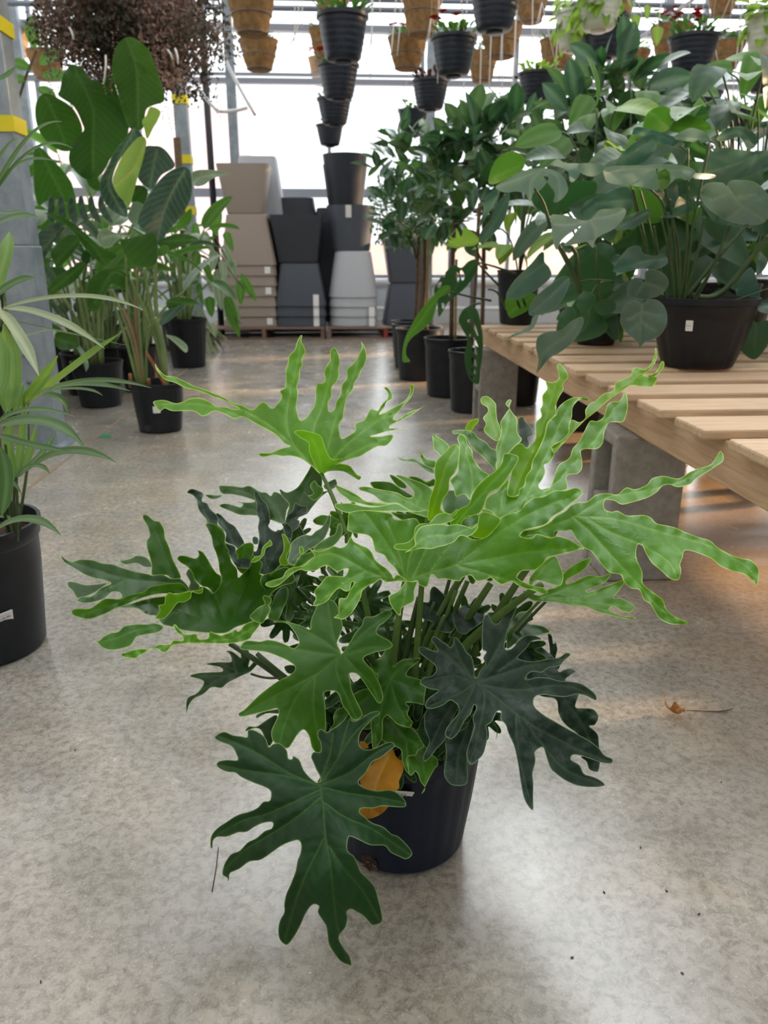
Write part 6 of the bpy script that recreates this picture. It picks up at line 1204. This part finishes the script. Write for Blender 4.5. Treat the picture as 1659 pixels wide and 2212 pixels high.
ml('mong', "958,200 980,120 1040,80 1100,84 1119,140 1105,200 1060,222 1000,215", 2.9, "1100,190 1000,110", (.03, .03)); ml('mong', "1110,210 1130,160 1180,118 1260,140 1320,170 1336,210 1250,216 1170,228", 2.9, "1115,205 1320,185", (.03, .03))
ml('monl', "1130,250 1180,215 1230,198 1300,220 1331,260 1310,281 1230,276 1160,266", 2.6, "1140,250 1310,265", (.05, .03)); ml('mon', "898,232 920,193 1000,205 1110,240 1192,270 1150,306 1080,300 1020,256 940,240", 2.7, "910,215 1180,275", (.08, .03))
ml('mon', "1370,262 1420,205 1500,190 1562,210 1602,260 1580,310 1540,312 1500,250 1420,272", 2.6, "1380,255 1500,220 1590,300", (.05, .03)); ml('monl', "960,400 1000,330 1080,290 1150,310 1200,330 1190,400 1160,404 1120,340 1080,350 1050,404", 2.75, "1110,300 1130,400", (.03, .05))
ml('mon', "1270,440 1300,380 1330,340 1400,310 1500,320 1590,330 1660,325 1702,380 1640,430 1550,470 1480,490 1420,520 1320,482", 2.45, "1600,345 1480,400 1300,450|1600,345 1540,460", (.12, .06))
ml('mon', "1284,560 1310,512 1400,504 1425,525 1440,500 1480,490 1580,500 1650,560 1692,640 1660,700 1620,737 1540,742 1440,722 1350,672 1298,620", 2.2, "1430,520 1500,620 1640,720|1430,520 1340,600|1430,520 1580,540", (.10, .05), spec=None) if False else ml('mon', "1284,560 1310,512 1400,504 1425,525 1440,500 1480,490 1580,500 1650,560 1692,640 1660,700 1620,737 1540,742 1440,722 1350,672 1298,620", 2.2, "1430,520 1500,620 1640,720|1460,560 1340,600|1480,590 1600,570|1520,640 1450,700", (.10, .05))
ml('mon', "190,1132 240,1050 330,960 380,900 402,898 406,950 432,980 442,1032 380,1092 300,1142 210,1162", 2.2, "400,960 300,1040 200,1140", (.05, .03)); ml('mon', "318,1212 350,1150 420,1090 500,1033 546,1040 537,1100 490,1182 430,1232 330,1252", 2.1, "540,1040 430,1150 325,1240", (.05, .03))
ml('monl', "185,1392 220,1360 250,1348 320,1308 340,1260 372,1250 342,1322 280,1352 220,1372", 2.08, "", (.03, .02)); ml('mon', "360,1572 372,1500 358,1430 370,1368 430,1340 500,1330 560,1280 617,1258 622,1300 570,1392 500,1452 430,1492 390,1542", 1.95, "615,1262 520,1370 420,1440 365,1560", (.05, .04))
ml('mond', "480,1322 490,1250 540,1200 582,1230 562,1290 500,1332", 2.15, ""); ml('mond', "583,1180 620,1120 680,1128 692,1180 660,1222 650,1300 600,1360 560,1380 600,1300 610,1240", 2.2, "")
ml('mon', "831,1262 850,1200 910,1163 955,1185 1010,1158 1062,1180 1092,1240 1087,1310 1040,1372 965,1402 940,1437 930,1402 870,1352 835,1302", 2.12, "955,1190 945,1300 940,1430|952,1230 880,1270|952,1230 1060,1250|950,1280 1030,1340|950,1280 890,1330", (.02, .03))
ml('mon', "870,1132 880,1070 920,1040 968,1062 970,1005 1020,993 1080,1020 1102,1070 1070,1122 1010,1152 940,1160", 2.16, "968,1068 1020,1080 1080,1110|968,1068 920,1130", (.02, .03)); ml('mon', "790,1002 820,940 880,868 940,863 957,900 1030,918 1050,898 1090,920 1092,960 1030,992 950,987 880,1002 840,1010", 2.2, "1085,925 950,950 800,1000", (.04, .02))
ml('mon', "38,840 50,780 110,700 140,620 190,570 212,560 192,680 150,760 80,822", 2.75, "205,570 120,730 45,830", (.03, .05)); ml('mon', "22,772 60,680 70,600 130,540 142,580 90,680 50,742", 2.8, "", (.03, .05)); ml('mond', "688,1192 740,1158 800,1170 802,1220 740,1252 700,1232", 2.3, "")
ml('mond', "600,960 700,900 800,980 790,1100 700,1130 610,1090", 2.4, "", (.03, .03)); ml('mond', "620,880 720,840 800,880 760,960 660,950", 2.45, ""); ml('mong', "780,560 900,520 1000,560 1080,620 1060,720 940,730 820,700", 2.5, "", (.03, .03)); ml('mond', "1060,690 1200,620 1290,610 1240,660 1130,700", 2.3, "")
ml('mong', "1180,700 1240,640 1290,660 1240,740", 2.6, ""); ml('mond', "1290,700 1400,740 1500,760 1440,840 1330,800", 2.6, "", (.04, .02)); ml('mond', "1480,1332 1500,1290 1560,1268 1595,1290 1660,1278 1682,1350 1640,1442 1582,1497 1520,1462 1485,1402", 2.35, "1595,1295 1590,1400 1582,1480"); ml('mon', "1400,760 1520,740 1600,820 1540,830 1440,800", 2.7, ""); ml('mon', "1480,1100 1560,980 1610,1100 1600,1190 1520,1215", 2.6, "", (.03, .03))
for pth, r in (("1150,1330 1160,900 1080,540", .008), ("1180,1270 1230,800 1330,280", .009), ("1140,1320 1090,700 1000,540", .007), ("1120,1270 1000,760 940,540", .006), ("1110,1280 960,820 890,520", .006), ("1200,1150 1400,900 1550,740", .010), ("1230,1140 1400,1120 1659,800", .013), ("1140,1270 1200,900 1210,310", .008), ("1100,1280 1010,980 905,540", .006), ("1180,1280 1340,1000 1440,740", .008), ("600,1120 560,1000 480,850", .014), ("740,1250 700,1000 690,860", .007), ("790,1060 700,1080 610,1260", .006), ("550,1080 650,1050 790,1055", .004), ("440,760 400,620 350,540", .008), ("600,1110 580,900 540,860", .012), ("960,1170 980,1150 1000,1110", .004), ("1235,1265 1250,1140 1380,950", .006), ("1130,1260 1120,1000 1060,700", .008), ("1160,1270 1150,1000 1110,600", .008), ("1250,1200 1420,1180 1659,1100", .004), ("1100,1270 1060,1000 1020,750", .007), ("1150,1260 1250,950 1300,700", .007)):
    stalk(mt, 'r', pth, (2.33, 2.28), r * .72, 'petiole_dark', 'petiole')
f = MB(); random.seed(77)
for k in range(40):
    a = rnd(0, 6.28); p = Vector((1.2 + math.cos(a) * rnd(.05, .4), 2.6 + abs(math.sin(a)) * rnd(.0, .4), ZB + rnd(.15, .65))); blade(f, p, (math.cos(a), -.4, rnd(-.9, .3)), (0, -1, .6), rnd(.16, .24), rnd(.12, .17), 'heart', .6, .1, 8, rnd(-.6, .6))
f.build('foliage', 'mond', mt)
def bench_plant(name, label, x, y, r, h, spec, seed, L=.16, W_=.1, mats=('mond', 'mong'), shape='heart', n=40, rad=(.25, .25, .25), cz=.45):
    random.seed(seed); t = thing(name, label, 'potted plant', (x, y, ZB)); nursery_pot('', '', x, y, r, h, root=t, z=ZB)
    s = MB(); fs = [MB() for _ in mats]
    for k in range(n):
        u = rdir(); p = Vector((x, y, ZB + h + cz * .5)) + Vector((u.x * rad[0], u.y * rad[1], u.z * rad[2])); 
        if p.z < ZB + .03: p.z = ZB + rnd(.03, .1)
        d = Vector((u.x, u.y - .3, rnd(-.9, .3))); blade(fs[k % len(mats)], p, d, (0, -.6, 1), L * rnd(.7, 1.15), W_ * rnd(.8, 1.1), shape, .6, .1, 8, rnd(-.5, .5))
        if k % 2 == 0: s.tube(bez((x, y, ZB + h * .8), (x + (p.x - x) * .3, y + (p.y - y) * .3, p.z), p, 7), .004, 6)
    s.build('stalks', 'petiole_dark', t)
    for f_, m_ in zip(fs, mats): f_.build('foliage', m_, t)
    return t
ad = bench_plant('swiss_cheese_vine', 'vine with holed leaves in the pot on the far left bench corner', .905, 3.93, .105, .26, None, 41, n=16, rad=(.12, .12, .2), mats=('mong', 'lime'), L=.13, W_=.08)
def al(mat, o, Y, v='', tilt=(0, 0), **k): return bl(ad, mat, 't', o, Y, v, tilt, **dict(dict(cup=.008, rip=.004, wav=.006, vw=2., k=.3, sp=4.5), **k))
al('mong', "262,1430 265,1330 290,1230 340,1130 380,1060 440,980 530,880 560,850 600,820 648,822 642,880 560,920 532,1010 500,1100 420,1180 342,1240 300,1300 290,1380 325,1432 295,1442", 3.55, "635,840 500,980 400,1120 290,1260 280,1400", (.05, .05))
al('mond', "560,1072 545,960 518,860 560,770 620,700 680,650 740,672 800,620 862,603 882,640 860,702 820,780 760,850 700,900 630,960", 3.65, "870,620 720,800 570,1050", (.05, .03), holes=("700,700 725,740 715,790 695,750", "740,690 770,740 750,780 730,730", "590,720 610,700 605,750 590,750", "640,880 660,890 650,920", "580,960 605,970 590,1010", "550,800 580,790 570,830 548,840"))
al('mond', "718,1092 760,1010 820,988 872,1020 900,1130 917,1250 912,1400 897,1500 882,1617 820,1592 780,1500 768,1380 790,1260 742,1162", 3.45, "790,1000 850,1200 870,1600", (.02, .05), holes=("790,1110 830,1140 870,1220 880,1230 850,1130 810,1090", "810,1210 850,1250 880,1320 850,1300 815,1260", "830,1290 860,1330 870,1390 830,1340", "825,1400 860,1430 865,1480 830,1450", "825,1490 855,1510 860,1540 830,1520", "815,1550 840,1560 845,1580 820,1570"))
al('lime', "607,490 640,470 625,440 660,450 640,412 690,430 700,350 740,420 760,340 800,360 852,400 890,450 850,490 780,500 700,512", 3.5, "880,455 700,490", (.03, .02)); al('mong', "1100,930 1200,898 1342,888 1302,1000 1200,1062 1130,1072", 3.4, "1330,900 1130,1050", (.03, .02), holes=("1190,930 1215,960 1225,1010 1200,980", "1240,920 1262,950 1270,1000 1245,960"))
for pth in ("950,680 880,560 860,460", "1180,720 1000,660 880,630", "1060,830 960,730 880,640", "980,940 820,910 650,870", "900,960 830,975 790,1000", "1110,1010 1030,870 960,850"): stalk(ad, 't', pth, (3.75, 3.55), .006, 'petiole_dark', 'petiole')
bench_plant('variegated_banana', 'yellow green variegated plant in the second pot on the bench', 1.06, 3.33, .12, .24, None, 42, n=34, rad=(.2, .2, .3), mats=('lime', 'mong', 'mond'), L=.2, W_=.1, cz=.7, shape='pad')
bench_plant('leafy_aroid', 'dark leafy aroid behind the large monstera on the bench', 1.55, 3.1, .13, .22, None, 43, n=60, rad=(.35, .3, .35), L=.2, W_=.14, cz=.9)
bench_plant('leafy_aroid', 'heart leaved aroid at the right edge behind the monstera', 1.95, 2.75, .13, .22, None, 44, n=60, rad=(.35, .3, .35), L=.2, W_=.14, cz=.8, mats=('mond', 'mon'))
bench_plant('leafy_aroid', 'bushy aroid at the far middle of the bench', 1.35, 3.75, .13, .22, None, 45, n=60, rad=(.3, .2, .38), L=.2, W_=.13, cz=1., mats=('mond', 'mong'))
bench_plant('leafy_aroid', 'bushy aroid at the far right of the bench', 1.95, 3.7, .13, .22, None, 46, n=70, rad=(.35, .25, .42), L=.2, W_=.13, cz=1.1, mats=('mon', 'mong'))
bench_plant('fern_philodendron', 'low plant with slit green leaves spilling beside the monstera pot', 1.0, 2.98, .09, .14, None, 47, n=24, rad=(.15, .1, .08), L=.12, W_=.08, cz=.05, mats=('mong', 'mond'))
bench_plant('trailing_philodendron', 'trailing heart leaved plant lying on the right part of the bench', 1.55, 2.45, .09, .14, None, 48, n=22, rad=(.22, .15, .08), L=.11, W_=.09, cz=.02, mats=('mong', 'mond'))

# ---- small things on the floor
P0_ = atZ(1460, 1545, 0)
A_ = atZ(1478, 1545, .004); f = MB(); random.seed(3)
def crumple(c, L, W_, rot, seed):
    random.seed(seed); f = MB(); n, m = 12, 9; vs = []; at = []
    for i in range(n + 1):
        for j in range(m):
            t = i / n; q = j / (m - 1) * 2 - 1; w = W_ * (math.sin(PI * (t * .92 + .04)) ** .6) * (1 + .25 * math.sin(t * 19 + q)); x = t * L; y = q * w
            z = .003 + .45 * abs(q) ** 1.5 * w + .006 * math.sin(t * 9 + q * 2) + .006 + (.016 * (t > .8) * (t - .8) * 5)
            vs.append(c + Vector((x * math.cos(rot) - y * math.sin(rot), x * math.sin(rot) + y * math.cos(rot), max(z, .002)))); at.append((1 if j == m // 2 else 0, 1 if j in (0, m - 1) else 0, t * 9 - abs(q) * 3))
    f.add(vs, [(i * m + j, i * m + j + 1, (i + 1) * m + j + 1, (i + 1) * m + j) for i in range(n) for j in range(m - 1)], at); return f
tag(crumple(A_, .038, .011, PI - .25, 3).build('fallen_leaf', 'fallen'), 'curled dry brown leaf on the floor at the right', 'leaf')
b = MB(); b.tube([atZ(1482, 1534, .002), atZ(1520, 1536, .002), atZ(1553, 1537, .002), atZ(1568, 1535, .003), atZ(1583, 1531, .004)], [.0006, .0008, .0012, .0013, .0006], 6); tag(b.build('twig', 'twig'), 'thin dark twig lying right of the dry leaf', 'twig')
b = MB(); b.tube([atZ(472, 1830, .0015), atZ(466, 1880, .0015), atZ(458, 1925, .0015)], .0006, 5)
tag(b.build('dry_straw', 'twig'), 'thin grey straw on the floor below the lower left leaf tips', 'straw')
for i, (u0, u1, v0, v1, l) in enumerate(((214, 239, 937, 945, 'green tape scrap on the floor joint, nearer one'), (258, 284, 813, 821, 'green tape scrap on the floor behind the bird of paradise pot'))):
    b = MB(); P = [atZ(u0, v1, .0022), atZ(u1, v1 - 1, .0022), atZ(u1 - 2, v0, .0022), atZ(u0 + 5, v0, .0022)]; Q = [p - Vector((0, 0, .0012)) for p in P]; b.add(P + Q, [(0, 1, 2, 3), (7, 6, 5, 4), (0, 4, 5, 1), (1, 5, 6, 2), (2, 6, 7, 3), (3, 7, 4, 0)]); tag(b.build('tape_scrap', 'green', None, False), l, 'tape')
random.seed(12)
for (u, v, l) in ((1384, 1830, 'dark seed speck right of the pot, upper'), (1305, 1927, 'dark seed speck below the reflection on the right'), (1440, 1924, 'dark seed speck farther right near the bottom'), (1510, 1974, 'dark speck near the lower right edge'), (1236, 2068, 'dark speck near the bottom right of centre'), (162, 1620, 'dark speck on the left floor'), (1558, 1689, 'dark speck at the right edge of the floor'), (1474, 2102, 'dark speck close to the bottom right corner'), (88, 2120, 'brown crumb near the bottom left corner')):
    p = atZ(u, v, .0012); b = MB(); a = rnd(0, 3); d = Vector((math.cos(a), math.sin(a), 0)) * .0022; b.tube([p - d, p, p + d], [.0004, .0011, .0004], 6); tag(b.build('seed', 'twig'), l, 'seed')
for (u, v, l) in ((670, 2102, 'tiny white pebble on the floor near the bottom centre'), (285, 1063, 'tiny white crumb on the floor left of the plant')):
    p = atZ(u, v, .0012); b = MB(); b.lathe(p, [(.0004, -.001), (.0014, -.0004), (.0014, .0005), (.0005, .001)], 8); tag(b.build('pebble', 'label'), l, 'pebble')
tag(crumple(atZ(68, 1378, .002), .022, .005, .2, 5).build('leaf_crumb', 'fallen'), 'small brown leaf crumb beside the palm pot', 'leaf')
